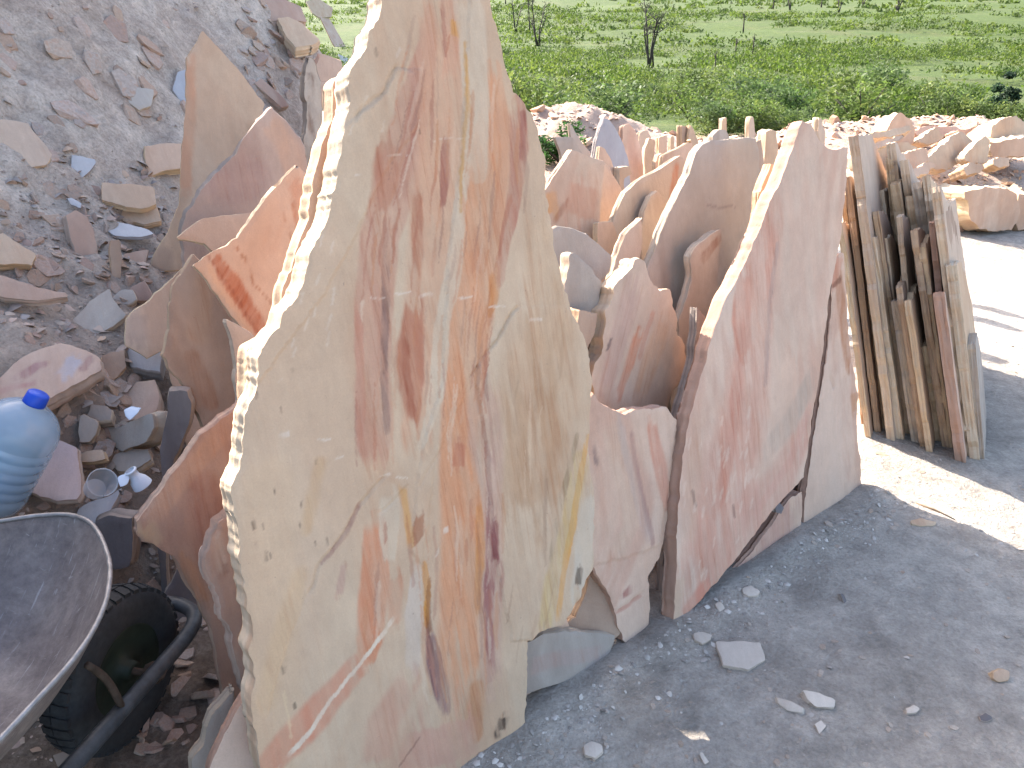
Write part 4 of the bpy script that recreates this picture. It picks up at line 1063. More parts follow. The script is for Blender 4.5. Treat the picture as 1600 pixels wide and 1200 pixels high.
up('dark narrow slab standing alone in the far row', [(1066, 196), (1074, 197), (1073, 225), (1074, 270, 'g'), (1067, 270, 'g')], 6.0, 50, 6, 0.05, 'brown')
up('tan triangular slab just right of the dark narrow one', [(1079, 194), (1085, 205), (1092, 225), (1090, 270, 'g'), (1078, 270, 'g'), (1076, 215)], 6.0, 35, 8, 0.04, 'tan')
up('peach slab with a wavy top behind the flat-topped grey slab', [(1080, 217), (1068, 228), (1050, 236), (1036, 243), (1034, 262), (1040, 300, 'g'), (1080, 300, 'g'), (1086, 240)], 4.5, 36, 9, 0.03, 'peach')
up('rounded small slab left of the wavy-topped peach slab', [(1036, 238), (1028, 243), (1024, 256), (1030, 300, 'g'), (1040, 300, 'g'), (1044, 250)], 4.7, 36, 9, 0.03, 'beige')
up('upright post-like slab left of the thin pointed one on the skyline of the row', [(1130, 185), (1136, 184), (1136, 205), (1138, 260, 'g'), (1128, 260, 'g'), (1129, 205)], 6.4, 30, 5, 0.05, 'cream')
up('dome-shaped grey slab behind the flat-topped grey slab', [(1114, 212), (1122, 203), (1134, 203), (1140, 216), (1142, 270, 'g'), (1112, 270, 'g')], 5.2, 30, 8, 0.05, 'grey')
up('thin pointed slab rising highest in the far row', [(1174, 178), (1178, 185), (1180, 205), (1182, 260, 'g'), (1170, 260, 'g'), (1171, 195)], 6.2, 30, 5, 0.05, 'beige')
up('bright white square-topped slab left of the peaked slab', [(1197, 206), (1204, 203), (1213, 204), (1216, 235), (1214, 300, 'g'), (1192, 300, 'g'), (1194, 250)], 4.6, 22, 8, 0.08, 'cream')
up('dark slab edge just left of the white square-topped slab', [(1184, 222), (1190, 218), (1194, 250), (1194, 300, 'g'), (1184, 300, 'g')], 4.4, 50, 8, 0.04, 'brown')
up('slim pale slab showing right of the peak of the big pink slab', [(1279, 181), (1285, 188), (1290, 208), (1290, 280, 'g'), (1276, 280, 'g'), (1278, 205)], 5.2, 30, 6, 0.05, 'beige')
up('small slab leaning at the right shoulder of the peaked slab', [(1268, 208), (1278, 204), (1284, 226), (1284, 280, 'g'), (1270, 280, 'g')], 5.0, 30, 8, 0.05, 'tan')

# ---- plates lying on the rubble bank
GB = 'sandstone plates lying on the rubble bank'
def plate(label, pts, az, lean, dz=0.03, th=0.035, sty='mauve', D=None, name='stone_plate', **kw):
    cx = sum(p[0] for p in pts) / len(pts); cy = sum(p[1] for p in pts) / len(pts)
    if D is None:
        h = hit(cx, cy)
        r = ray(cx, cy); D = np.dot(h - CAM, r) / np.dot(r, r) - dz
    kw.setdefault('step', 0.009); kw.setdefault('rough', 0.003)
    return slab(name, label, 'stone plate', pts, free(cx, cy, D, az, lean), th=th, sty=sty, group=GB, **kw)
plate('big pink and grey swirled plate lying behind the water bottle', [(-40, 600), (0, 590), (34, 560), (62, 547), (95, 537), (128, 545), (154, 558), (158, 577), (130, 595), (100, 612), (72, 626), (30, 640), (-40, 660)], 25, 62, 0.06, 0.05, 'mauve', relief=0.012, step=0.008,
      strokes=[([(30, 590), (60, 575), (75, 570)], [10, 10, 6], (170, 132, 134), 0.7, 0.7, 0.4), ([(100, 590), (120, 560)], [14, 12], (186, 186, 196), 0.8, 0.7, 0.2), ([(128, 580), (140, 560)], [6, 6], (150, 112, 118), 0.6, 0.6, 0.3), ([(0, 610), (60, 600)], [8, 6], (190, 150, 144), 0.7, 0.6, 0.3)])
plate('pale pointed plate leaning on the bank above the orange-brown block', [(100, 536), (112, 500), (140, 470), (171, 450), (176, 466), (197, 492), (178, 508), (158, 518), (128, 539)], 28, 48, 0.05, 0.03, 'grey')
plate('bluish white fragment beside the brown slab with the pale edge', [(198, 542), (222, 541), (248, 540), (252, 560), (250, 580), (225, 576), (202, 571)], 20, 58, 0.06, 0.06, 'blue')
plate('orange-brown square fragment next to the bluish white one', [(158, 556), (180, 549), (196, 545), (198, 572), (182, 590), (162, 602)], 40, 40, 0.05, 0.05, 'brown')
plate('pink-topped flat block in the rubble below the bluish white fragment', [(176, 655), (192, 625), (212, 596), (242, 592), (248, 615), (244, 640), (222, 652), (200, 658)], 15, 62, 0.05, 0.07, 'mauve')
plate('grey cornered block jutting out under the pink-topped block', [(160, 662), (184, 670), (212, 655), (236, 645), (240, 668), (228, 690), (190, 706), (160, 684)], -15, 25, 0.08, 0.10, 'grey', name='stone_block')
plate('white plate with a cut corner between the water bottle and the barrow', [(80, 682), (104, 692), (121, 701), (126, 745), (127, 770), (120, 780), (88, 782), (58, 772), (34, 762), (60, 712)], 8, 60, 0.07, 0.03, 'mauve', strokes=[([(90, 700), (90, 770)], [40, 40], (204, 192, 196), 0.8, 0.8, 0.1)])
plate('small tan slice lying above the fallen plastic cup', [(123, 712), (134, 705), (160, 703), (165, 716), (150, 720), (124, 720)], 5, 50, 0.05, 0.03, 'tan', step=0.006)
plate('grey rough plate right of the small tan slice', [(164, 716), (200, 702), (230, 700), (236, 716), (210, 732), (184, 735)], 10, 58, 0.04, 0.04, 'grey')
plate('light cut block at the top of the small stones beside the bottle', [(134, 650), (143, 631), (165, 633), (175, 640), (172, 655), (150, 657)], 15, 55, 0.05, 0.05, 'grey', step=0.007)
plate('small greenish block with a notch left of the grey cornered block', [(124, 652), (130, 646), (152, 660), (150, 672), (140, 690), (124, 690)], 20, 35, 0.05, 0.05, 'grey', step=0.007)
plate('bluish strip of stone under the fallen plastic cup', [(190, 762), (176, 790), (160, 815), (142, 826), (118, 815), (122, 795), (146, 782), (168, 775)], 20, 60, 0.05, 0.03, 'blue')
plate('stubby upright stone with a pale flat top beside the barrow rim', [(148, 815), (170, 806), (206, 810), (206, 850), (202, 885), (175, 890), (150, 870)], 12, 18, 0.1, 0.09, 'dark', name='stone_block')
plate('bluish four-cornered plate high on the bank left of the tall tan slab', [(112, 240), (128, 243), (151, 249), (138, 270), (128, 279), (109, 280)], 45, 45, 0.03, 0.02, 'blue')
plate('upper of two stacked plates on the bank', [(160, 285), (200, 287), (240, 292), (244, 318), (220, 326), (197, 323), (160, 312)], 40, 52, 0.09, 0.03, 'tan')
plate('lower of two stacked plates on the bank', [(186, 342), (196, 323), (244, 322), (252, 345), (225, 350)], 38, 56, 0.05, 0.03, 'tan')
plate('light blue sliver lying flat on the bank under the stacked plates', [(146, 343), (172, 345), (200, 349), (228, 357), (240, 365), (220, 370), (178, 367)], 35, 74, 0.04, 0.015, 'blue')
plate('tiny pale blue chip above the light blue sliver', [(103, 309), (112, 308), (128, 317), (126, 324), (112, 319)], 35, 60, 0.03, 0.012, 'blue', step=0.006)
plate('large pale slab half buried in the bank at the left edge', [(-30, 188), (0, 186), (22, 188), (44, 192), (62, 215), (82, 240), (72, 258), (30, 262), (-30, 265)], 52, 36, 0.03, 0.05, 'beige')
plate('brown upright slab half buried in the bank below the tiny blue chip', [(103, 336), (118, 328), (138, 338), (147, 360), (154, 400), (156, 424), (128, 432), (118, 400)], 55, 28, 0.05, 0.05, 'mauve')
plate('narrow upright slab near the foot of the tall tan slab', [(172, 376), (188, 374), (190, 400), (189, 434), (174, 434), (172, 400)], 40, 20, 0.09, 0.03, 'brown')
plate('short mauve block right of the narrow upright slab', [(194, 396), (212, 392), (232, 390), (228, 408), (222, 424), (194, 422)], 40, 35, 0.06, 0.04, 'mauve')
plate('dull red fragment at the foot of the tall tan slab', [(203, 450), (225, 437), (236, 455), (238, 468), (212, 468)], 35, 45, 0.05, 0.03, 'red')
plate('dark dome-shaped fragment in front of the dull red one', [(176, 465), (190, 452), (206, 452), (214, 466), (200, 475), (182, 472)], 30, 50, 0.06, 0.04, 'grey')
plate('long horizontal slab lying at the left edge of the bank', [(-30, 432), (0, 430), (30, 440), (62, 450), (104, 457), (106, 464), (60, 470), (20, 466), (-30, 460)], 40, 40, 0.08, 0.04, 'mauve')
plate('triangular pinkish block on the bank above the long horizontal slab', [(-20, 372), (5, 364), (30, 380), (58, 398), (50, 415), (20, 412), (-20, 410)], 50, 35, 0.06, 0.06, 'tan')
plate('pale-topped orange block on the bank beside the tall tan slab', [(226, 228), (255, 224), (290, 223), (290, 262), (258, 266), (232, 275), (228, 255)], 40, 34, 0.07, 0.06, 'peach', name='stone_block')
plate('bluish slab glimpsed left of the top of the tall tan slab', [(278, 112), (296, 106), (296, 165), (284, 160), (270, 140)], 50, 34, 0.05, 0.03, 'blue')
plate('flat tan slab lying on the slope behind the tall tan slab', [(205, 135), (240, 140), (236, 165), (218, 172), (200, 160)], 55, 38, 0.02, 0.03, 'grey')
plate('lit long slab lying on the ridge of the bank', [(434, 28), (450, 26), (472, 36), (500, 62), (488, 70), (462, 74), (446, 54)], 30, 55, 0.25, 0.08, 'cream', step=0.014)
plate('lit block crowning the ridge of the bank', [(478, 2), (498, -2), (520, 12), (518, 26), (500, 28), (488, 20)], 30, 45, 0.25, 0.14, 'cream', name='stone_block', step=0.014)
plate('long pink beam-like slab sloping down the end of the bank', [(500, 26), (512, 24), (530, 55), (548, 86), (540, 92), (520, 68)], 50, 35, 0.2, 0.1, 'pink', step=0.014)
plate('bluish slab tilted under the pink beam-like slab', [(528, 84), (546, 92), (556, 104), (548, 112), (534, 104)], 30, 45, 0.2, 0.05, 'blue', step=0.014)
plate('broad mauve slab on the upper slope near the ridge', [(396, 8), (425, -10), (470, 10), (480, 34), (452, 30), (420, 32)], 50, 40, 0.08, 0.08, 'mauve', step=0.014)
plate('slanting brown slab in the slope right of the tall tan slab', [(398, 130), (408, 122), (440, 150), (452, 165), (440, 168), (420, 150)], 50, 38, 0.08, 0.05, 'mauve', step=0.012)

# ------------------------------------------------------------------ broken stones
def chunk_mesh(name, seed, flat=0.45, npts=13, bev=0.05, mat=None):
    r = random.Random(seed)
    bm = bmesh.new()
    ang0 = r.random() * 6.28
    k = r.randint(5, 7)
    for lev in (-1, 1):
        for i in range(k):
            a = ang0 + 6.283 * (i + r.uniform(-0.3, 0.3)) / k
            rad = r.uniform(0.75, 1.1)
            bm.verts.new((math.cos(a) * rad, math.sin(a) * rad * r.uniform(0.65, 0.8), lev * flat * r.uniform(0.75, 1.05) * 0.5))
    for _ in range(max(0, npts - 2 * k)):
        bm.verts.new((r.uniform(-.6, .6), r.uniform(-.5, .5), r.choice((-1, 1)) * flat * r.uniform(.5, .68)))
    res = bmesh.ops.convex_hull(bm, input=bm.verts)
    junk = [g for g in res['geom_interior'] if isinstance(g, bmesh.types.BMVert)]
    if junk: bmesh.ops.delete(bm, geom=junk, context='VERTS')
    bmesh.ops.dissolve_limit(bm, angle_limit=math.radians(9), verts=bm.verts, edges=bm.edges)
    if bev:
        bmesh.ops.bevel(bm, geom=bm.edges[:], offset=bev * flat, segments=1, affect='EDGES', clamp_overlap=True)
    me = bpy.data.meshes.new(name)
    bm.to_mesh(me); bm.free()
    me.materials.append(mat or M_RUB)
    return me

def boulder_mesh(name, seed, mat, dims=(1, .8, .7), cuts=9):
    """a quarried block: a sphere cut by random planes, then roughened"""
    r = random.Random(seed)
    bm = bmesh.new()
    bmesh.ops.create_icosphere(bm, subdivisions=4, radius=1.0)
    pl = []
    for i in range(cuts):
        v = Vector((r.gauss(0, 1), r.gauss(0, 1), r.gauss(0, 1))).normalized()
        pl.append((v, r.uniform(0.55, 0.85)))
    for v in bm.verts:
        p = v.co.copy()
        for n, d in pl:
            q = p.dot(n)
            if q > d: p -= n * (q - d)
        v.co = p
    co = np.array([v.co[:] for v in bm.verts])
    nz = (fbm(co[:, 0] * 3 + co[:, 2] * 2.1, co[:, 1] * 3 - co[:, 2] * 1.7, 4, seed) - 0.5) * 0.14
    for v, k in zip(bm.verts, nz):
        v.co *= (1 + k)
        v.co.x *= dims[0]; v.co.y *= dims[1]; v.co.z *= dims[2]
    me = bpy.data.meshes.new(name); bm.to_mesh(me); bm.free()
    me.materials.append(mat)
    return me

M_RUB3 = rubble_mat('yard_chip_sandstone', [(206, 196, 184), (216, 206, 194), (196, 184, 172), (210, 192, 174)])
CH3 = [chunk_mesh('ground_chip', 400 + i, random.Random(i + 80).uniform(0.22, 0.5), mat=M_RUB3) for i in range(10)]
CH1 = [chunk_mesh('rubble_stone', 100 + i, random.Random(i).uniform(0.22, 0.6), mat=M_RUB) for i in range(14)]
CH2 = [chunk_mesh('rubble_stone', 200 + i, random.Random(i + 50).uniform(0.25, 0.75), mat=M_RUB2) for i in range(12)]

def put(me, name, loc, size, rot, label, cat, group=None, stretch=(1, 1, 1)):
    o = link(name, me)
    o.location = loc
    o.rotation_euler = rot
    o.scale = (size * stretch[0], size * stretch[1], size * stretch[2])
    tag(o, label, cat, group)
    return o

def slope_rot(x, y, tilt, r):
    e = 0.06
    dzx = float(surf_z(x + e, y) - surf_z(x - e, y)) / (2 * e); dzy = float(surf_z(x, y + e) - surf_z(x, y - e)) / (2 * e)
    n = Vector((-dzx, -dzy, 1)).normalized()
    n = (n + Vector((r.gauss(0, tilt), r.gauss(0, tilt), r.gauss(0, tilt)))).normalized()
    q = n.to_track_quat('Z', 'Y')
    return (q.to_matrix() @ Matrix.Rotation(r.uniform(0, 6.28), 3, 'Z')).to_euler()

# stones one can pick out on the slope and in the hollow by the barrow
r_ = random.Random(11)
cnt = 0
def inrect(x, y, R): return R[0] <= x <= R[2] and R[1] <= y <= R[3]
for (R, n, s0, s1, lb_) in [((0, 270, 260, 470), 46, 9, 26, 'broken chip on the middle slope of the bank left of the tall tan slab'), ((90, 560, 260, 780), 40, 8, 26, 'broken chip in the hollow between the water bottle and the dark upright slab'), ((170, 820, 340, 1000), 36, 10, 30, 'broken chip on the ground beyond the barrow wheel'), ((180, 1000, 340, 1200), 40, 12, 46, 'broken chip on the ground between the barrow frame and the tallest slab'), ((0, 440, 120, 540), 18, 7, 18, 'broken chip on the bare brown earth above the swirled plate'), ((360, 0, 560, 160), 60, 10, 34, 'broken stone near the ridge at the end of the bank'), ((0, 0, 300, 270), 18, 8, 16, 'broken chip high on the earth bank'), ((0, 20, 290, 300), 30, 20, 50, 'flat slab piece half sunk in the earth high on the bank'), ((0, 290, 170, 440), 10, 24, 44, 'flat slab piece half sunk in the earth at the left of the bank'), ((330, 60, 480, 260), 14, 18, 36, 'flat slab piece half sunk in the slope behind the pointed slabs'), ((100, 590, 250, 720), 22, 20, 44, 'angular broken piece in the jumble below the bluish white fragment'), ((120, 690, 250, 830), 14, 18, 36, 'angular broken piece in the dark hollow around the clear cup'), ((0, 300, 130, 440), 10, 14, 30, 'angular broken piece in the loose rubble at the left edge of the bank'), ((150, 380, 260, 560), 16, 16, 34, 'angular broken piece at the foot of the tall tan slab'), ((60, 740, 240, 830), 12, 8, 20, 'broken chip under the clear cup, above the barrow rim')]:
    for _ in range(n):
        px, py = r_.uniform(R[0], R[2]), r_.uniform(R[1], R[3])
        h = hit(px, py)
        if h[1] > 8.2: continue
        D = np.linalg.norm(h - CAM)
        sz = r_.uniform(s0, s1) * (0.6 + 0.4 * r_.random()) / FPX * D * 0.62
        sunk = 'half sunk' in lb_
        rot = slope_rot(h[0], h[1], 0.10 if sunk else 0.42, r_)
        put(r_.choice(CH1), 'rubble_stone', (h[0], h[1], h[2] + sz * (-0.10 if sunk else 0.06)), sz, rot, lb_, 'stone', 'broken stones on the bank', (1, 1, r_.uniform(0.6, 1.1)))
        cnt += 1

def chips_object(name, pts, sizes, cols, seed):
    """thousands of tiny angular chips in one mesh"""
    r = np.random.default_rng(seed)
    n = len(pts)
    base = np.array([(1, 0, 0), (0.2, 0.8, 0), (-0.9, 0.35, 0), (-0.5, -0.8, 0), (0.55, -0.7, 0), (0.1, 0.1, 0.55)])
    tri_ = np.array([(0, 1, 5), (1, 2, 5), (2, 3, 5), (3, 4, 5), (4, 0, 5)])
    V = np.repeat(base[None], n, 0) * (1 + 0.7 * (r.random((n, 6, 3)) - 0.5))
    a = r.random(n) * 6.283
    ca, sa = np.cos(a)[:, None], np.sin(a)[:, None]
    x, y = V[:, :, 0] * ca - V[:, :, 1] * sa, V[:, :, 0] * sa + V[:, :, 1] * ca
    tx, ty = r.normal(0, 0.35, (n, 1)), r.normal(0, 0.35, (n, 1))
    z = V[:, :, 2] + x * tx + y * ty
    V = np.stack([x, y, z], -1) * sizes[:, None, None] + pts[:, None, :]
    F = (tri_[None] + (np.arange(n) * 6)[:, None, None]).reshape(-1, 3)
    C = np.repeat(cols[:, None, :], 6, 1).reshape(-1, 3)
    return link(name, mesh_np(name, V.reshape(-1, 3), F, M_CHIPS, C))

rg = np.random.default_rng(21)
n = 16000
y = rg.uniform(1.3, 7.5, n) ; bx = -1.2 + 0.212 * (y - 2.3)
x = bx + 0.35 - np.abs(rg.normal(0, 0.9, n))
k = fbm(x * 2, y * 2, 3, 77) > 0.42
x, y = x[k], y[k]
z = surf_z(x, y)
cl = np.array([alb(c) for c in RUB_SHADE])[rg.integers(0, len(RUB_SHADE), len(x))] * rg.uniform(0.6, 1.05, (len(x), 1))
tag(chips_object('bank_chips', np.stack([x, y, z], -1), 0.004 + 0.026 * rg.random(len(x)) ** 5, cl, 5), 'fine stone chips strewn over the earth bank', 'gravel', kind='stuff')
n = 3200
x = rg.uniform(-0.6, 3.4, n); y = rg.uniform(0.7, 6.5, n)
k = (fbm(x * 1.5, y * 1.5, 3, 78) > 0.40) & ((x - ROW_O[0]) * -0.63 + (y - ROW_O[1]) * 0.777 < 0.02) | (y > 3.4)
x, y = x[k], y[k]
rr = rg.uniform(-0.3, 1.75, 900); oo = -0.01 - np.abs(rg.normal(0, 0.08, 900))
x = np.r_[x, ROW_O[0] + ROW_R[0] * rr + ROW_B[0] * oo]; y = np.r_[y, ROW_O[1] + ROW_R[1] * rr + ROW_B[1] * oo]
z = surf_z(x, y)
cl = np.array([(0.40, 0.345, 0.295)]) * rg.uniform(0.6, 1.45, (len(x), 1))
tag(chips_object('yard_gravel', np.stack([x, y, z], -1), 0.002 + 0.010 * rg.random(len(x)) ** 4, cl, 6), 'tiny stone chips scattered over the dusty yard', 'gravel', kind='stuff')

# ---- the rubble heap at the right
GH = 'quarry stones in the rubble heap at the right'
def heap_stone(label, pts, D, az, lean, th, sty='cream', **kw):
    cx = sum(p[0] for p in pts) / len(pts); cy = sum(p[1] for p in pts) / len(pts)
    return slab('heap_stone', label, 'stone', pts, free(cx, cy, D, az, lean), th=th, sty=sty, step=0.022, rough=0.012, relief=0.03, group=GH, edgeamp=0.5, **kw)
heap_stone('large pale block at the foot of the rubble heap, by the path', [(1508, 300), (1524, 296), (1540, 290), (1562, 293), (1590, 303), (1594, 330), (1590, 348), (1580, 360), (1560, 363), (1530, 358), (1516, 345)], 6.35, 18, 8, 0.45, 'peach')
heap_stone('block cut off by the right edge of the picture at the foot of the heap', [(1592, 303), (1660, 305), (1680, 330), (1660, 362), (1590, 360), (1586, 340)], 6.5, 5, 8, 0.45, 'peach')
heap_stone('rounded cream boulder on top of the heap at the far right', [(1552, 195), (1566, 186), (1588, 180), (1602, 190), (1604, 210), (1580, 220), (1556, 226), (1548, 212)], 7.6, 10, 20, 0.35, 'cream')
heap_stone('orange-sided block under the rounded cream boulder', [(1546, 222), (1575, 218), (1620, 213), (1625, 243), (1580, 244), (1550, 245)], 7.4, 6, 8, 0.4, 'orange')
heap_stone('big slanted slab in the middle of the rubble heap', [(1448, 248), (1462, 236), (1490, 210), (1502, 206), (1524, 222), (1522, 236), (1500, 254), (1482, 265), (1460, 264)], 7.2, 28, 30, 0.12, 'cream')
heap_stone('pointed pink stone on the left crest of the rubble heap', [(1384, 204), (1394, 186), (1408, 175), (1424, 188), (1430, 205), (1426, 225), (1390, 225)], 7.6, 25, 14, 0.18, 'peach')
heap_stone('long flat pale slab lying on the left crest of the heap', [(1354, 208), (1390, 203), (1422, 197), (1424, 204), (1392, 214), (1358, 216)], 7.2, 20, 45, 0.08, 'cream')
heap_stone('long slab sloping down to the left across the heap', [(1344, 236), (1370, 222), (1412, 209), (1414, 213), (1376, 230), (1348, 242)], 6.9, 25, 40, 0.07, 'peach')
heap_stone('broad pale slab behind the edge-on stack, front of the heap', [(1340, 240), (1380, 226), (1420, 222), (1436, 235), (1430, 262), (1400, 268), (1345, 262)], 7.0, 24, 22, 0.12, 'cream')
heap_stone('white wedge-shaped stone on the crest of the heap', [(1432, 220), (1452, 206), (1462, 198), (1476, 212), (1470, 220), (1450, 226)], 7.7, 20, 25, 0.14, 'cream')
heap_stone('wide brown slab along the back crest of the heap', [(1424, 206), (1450, 196), (1490, 197), (1512, 206), (1500, 216), (1470, 212), (1440, 214)], 8.3, 10, 20, 0.2, 'pink')
heap_stone('two-toned flat stone on the back crest right of the middle', [(1496, 204), (1520, 198), (1544, 197), (1548, 210), (1520, 216), (1500, 214)], 8.0, 8, 20, 0.2, 'pink')
heap_stone('tilted cream slab leaning right of the big slanted slab', [(1504, 246), (1522, 228), (1542, 212), (1548, 218), (1544, 246), (1552, 250), (1530, 256), (1510, 252)], 7.1, 20, 20, 0.1, 'cream')
heap_stone('small rounded stone under the big slanted slab', [(1503, 262), (1515, 255), (1535, 256), (1540, 262), (1530, 271), (1508, 274)], 6.8, 20, 30, 0.15, 'tan')
heap_stone('loaf-shaped stone right of the small rounded stone', [(1552, 250), (1562, 244), (1578, 246), (1578, 258), (1562, 262), (1553, 258)], 6.9, 12, 30, 0.15, 'tan')
heap_stone('orange slab facing the path, left part of the heap', [(1408, 240), (1428, 234), (1450, 230), (1452, 250), (1438, 262), (1420, 268), (1408, 256)], 6.8, 30, 25, 0.1, 'orange')
heap_stone('peach slab low at the left of the heap', [(1422, 268), (1452, 252), (1464, 256), (1448, 272), (1432, 275)], 6.6, 28, 35, 0.07, 'peach')
heap_stone('thin layered stone at the base of the heap near the stack', [(1474, 318), (1490, 312), (1508, 308), (1510, 322), (1492, 330), (1474, 334)], 6.5, 20, 35, 0.06, 'peach')
heap_stone('flat pink stone lying at the edge of the sunlit path', [(1474, 342), (1494, 338), (1516, 346), (1512, 355), (1486, 354), (1474, 352)], 6.5, 15, 55, 0.06, 'pink')
r_ = random.Random(31)
for i in range(80):
    px, py = r_.uniform(1335, 1600), r_.uniform(196, 350)
    if py > 290 and px < 1470: continue
    h = hit(px, py, 4)
    if not (5.9 < h[1] < 11): continue
    D = np.linalg.norm(h - CAM)
    sz = r_.uniform(5, 17) / FPX * D * 0.62
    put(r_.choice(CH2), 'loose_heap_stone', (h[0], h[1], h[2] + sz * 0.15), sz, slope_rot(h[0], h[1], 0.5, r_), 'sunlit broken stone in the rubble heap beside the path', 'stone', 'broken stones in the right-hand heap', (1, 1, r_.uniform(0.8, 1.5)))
for i in range(34):
    x = r_.uniform(-0.6, 5.5); y = 10.3 + r_.gauss(0, 0.55) + 0.25 * math.sin(x)
    z = float(surf_z(x, y)); sz = r_.uniform(0.04, 0.13)
    put(r_.choice(CH2), 'ridge_stone', (x, y, z + sz * 0.1), sz, slope_rot(x, y, 0.4, r_), 'broken stone on the pink spoil ridge behind the slabs', 'stone', 'broken stones on the spoil ridge', (1, 1, r_.uniform(0.8, 1.4)))
rg = np.random.default_rng(23)
n = 5000
x = rg.uniform(3.3, 10, n); y = rg.uniform(6.6, 11, n); z = surf_z(x, y)
cl = np.array([alb(c) for c in RUB_LIT])[rg.integers(0, len(RUB_LIT), n)] * rg.uniform(0.7, 1.1, (n, 1))
x2 = rg.uniform(-1, 9, 3000); y2 = 10.4 + rg.normal(0, 0.7, 3000); z2 = surf_z(x2, y2)
cl2 = np.array([(0.46, 0.32, 0.24)]) * rg.uniform(0.7, 1.25, (3000, 1))
tag(chips_object('heap_gravel', np.stack([np.r_[x, x2], np.r_[y, y2], np.r_[z, z2]], -1), 0.01 + 0.04 * rg.random(n + 3000) ** 3, np.r_[cl, cl2], 8), 'small broken stone between the blocks of the far heaps', 'gravel', kind='stuff')

# ---- single stones on the yard in front
def gplate(label, pts, th, sty, z=None, tilt=(0, 82), name='ground_stone', **kw):
    cx = sum(p[0] for p in pts) / len(pts); cy = sum(p[1] for p in pts) / len(pts)
    P = gp(cx, cy, 0.0); P[2] = float(floor_z(P[0], P[1])) + (th * 0.75 if z is None else z)
    kw.setdefault('step', 0.006); kw.setdefault('rough', 0.002)
    return slab(name, label, 'stone', pts, frame(P, tilt[0], tilt[1]), th=th, sty=sty, relief=0.003, group='loose stones on the dusty yard', **kw)
gplate('flat pale plate half sunk in the dust before the pale pink slab', [(1119, 1002), (1150, 1001), (1188, 1003), (1196, 1030), (1170, 1046), (1130, 1038)], 0.02, 'dust', z=0.014, tilt=(0, 86))
gplate('chip of stone left of the half-sunk flat plate', [(1084, 990), (1097, 987), (1113, 992), (1111, 999), (1098, 1006), (1086, 999)], 0.02, 'dust', tilt=(20, 75))
gplate('larger of two cut blocks lying on the shaded yard', [(1254, 1077), (1280, 1082), (1306, 1092), (1304, 1104), (1276, 1104), (1266, 1096)], 0.035, 'dust', tilt=(5, 70))
gplate('narrow block left of the larger cut block on the yard', [(1214, 1089), (1232, 1096), (1256, 1106), (1254, 1113), (1232, 1110), (1216, 1098)], 0.03, 'dust', tilt=(-25, 60))
gplate('small kite-shaped chip below the two cut blocks', [(1272, 1130), (1283, 1125), (1291, 1134), (1280, 1146)], 0.015, 'dust', tilt=(20, 78))
gplate('round flat clod near the bottom edge, right of the tallest slab', [(912, 1165), (924, 1158), (940, 1163), (942, 1174), (930, 1184), (914, 1178)], 0.03, 'dust', tilt=(0, 78))
gplate('yellowish lump at the far right of the shaded yard', [(1553, 1050), (1564, 1045), (1578, 1049), (1577, 1062), (1562, 1066), (1553, 1060)], 0.04, 'tan', tilt=(0, 50))
gplate('chip of stone touching the foot of the low broken pink slab', [(1161, 918), (1174, 914), (1188, 923), (1184, 930), (1170, 931), (1161, 926)], 0.02, 'dust', tilt=(10, 72))
gplate('tiny chip beside the corner of the low broken pink slab', [(1118, 943), (1126, 940), (1133, 950), (1124, 955)], 0.012, 'dust', tilt=(10, 72), step=0.004)
gplate('sunlit plate on the bright strip of yard before the stack', [(1424, 812), (1438, 808), (1464, 815), (1460, 820), (1440, 821), (1426, 818)], 0.02, 'cream', tilt=(0, 76))
gplate('slim shard lying in front of the edge-on stack', [(1366, 702), (1376, 704), (1391, 711), (1386, 714), (1368, 708)], 0.02, 'cream', tilt=(0, 70))
gplate('dark upright splinter in the middle of the shaded yard', [(1313, 928), (1318, 929), (1325, 944), (1320, 946)], 0.012, 'dark', tilt=(40, 40), step=0.004)
gplate('pointed chip at the bottom edge of the shaded yard', [(1093, 1177), (1098, 1174), (1108, 1190), (1102, 1194)], 0.015, 'dust', tilt=(0, 75), step=0.004)
gplate('flat round chip below the yellowish lump', [(1530, 1118), (1540, 1113), (1551, 1120), (1544, 1125), (1533, 1124)], 0.012, 'dark', tilt=(0, 82), step=0.004)
gplate('rounded chip with a pale top in the right half of the shaded yard', [(1415, 1106), (1428, 1100), (1438, 1106), (1432, 1112), (1418, 1113)], 0.02, 'dust', tilt=(0, 76), step=0.004)
r_ = random.Random(41)
for (R, n, s0, s1) in [((830, 1040, 1600, 1200), 62, 4, 13), ((1050, 880, 1600, 1040), 46, 4, 12), ((1360, 690, 1600, 860), 16, 4, 10), ((1480, 380, 1600, 560), 14, 3, 7), ((1255, 800, 1420, 860), 14, 5, 14)]:
    for _ in range(n):
        px, py = r_.uniform(R[0], R[2]), r_.uniform(R[1], R[3])
        P = gp(px, py, 0.0)
        if (P[0] - ROW_O[0]) * -0.63 + (P[1] - ROW_O[1]) * 0.777 > 0.0 and py > 740: continue
        D = np.linalg.norm(P - CAM); sz = r_.uniform(s0, s1) * r_.uniform(0.5, 1) / FPX * D * 0.6
        put(r_.choice(CH3), 'ground_chip', (P[0], P[1], float(floor_z(P[0], P[1])) + sz * 0.05), sz, slope_rot(P[0], P[1], 0.15, r_), 'small stone chip lying loose on the dusty yard', 'stone', 'small chips on the yard', (1, 1, r_.uniform(0.6, 1.2)))

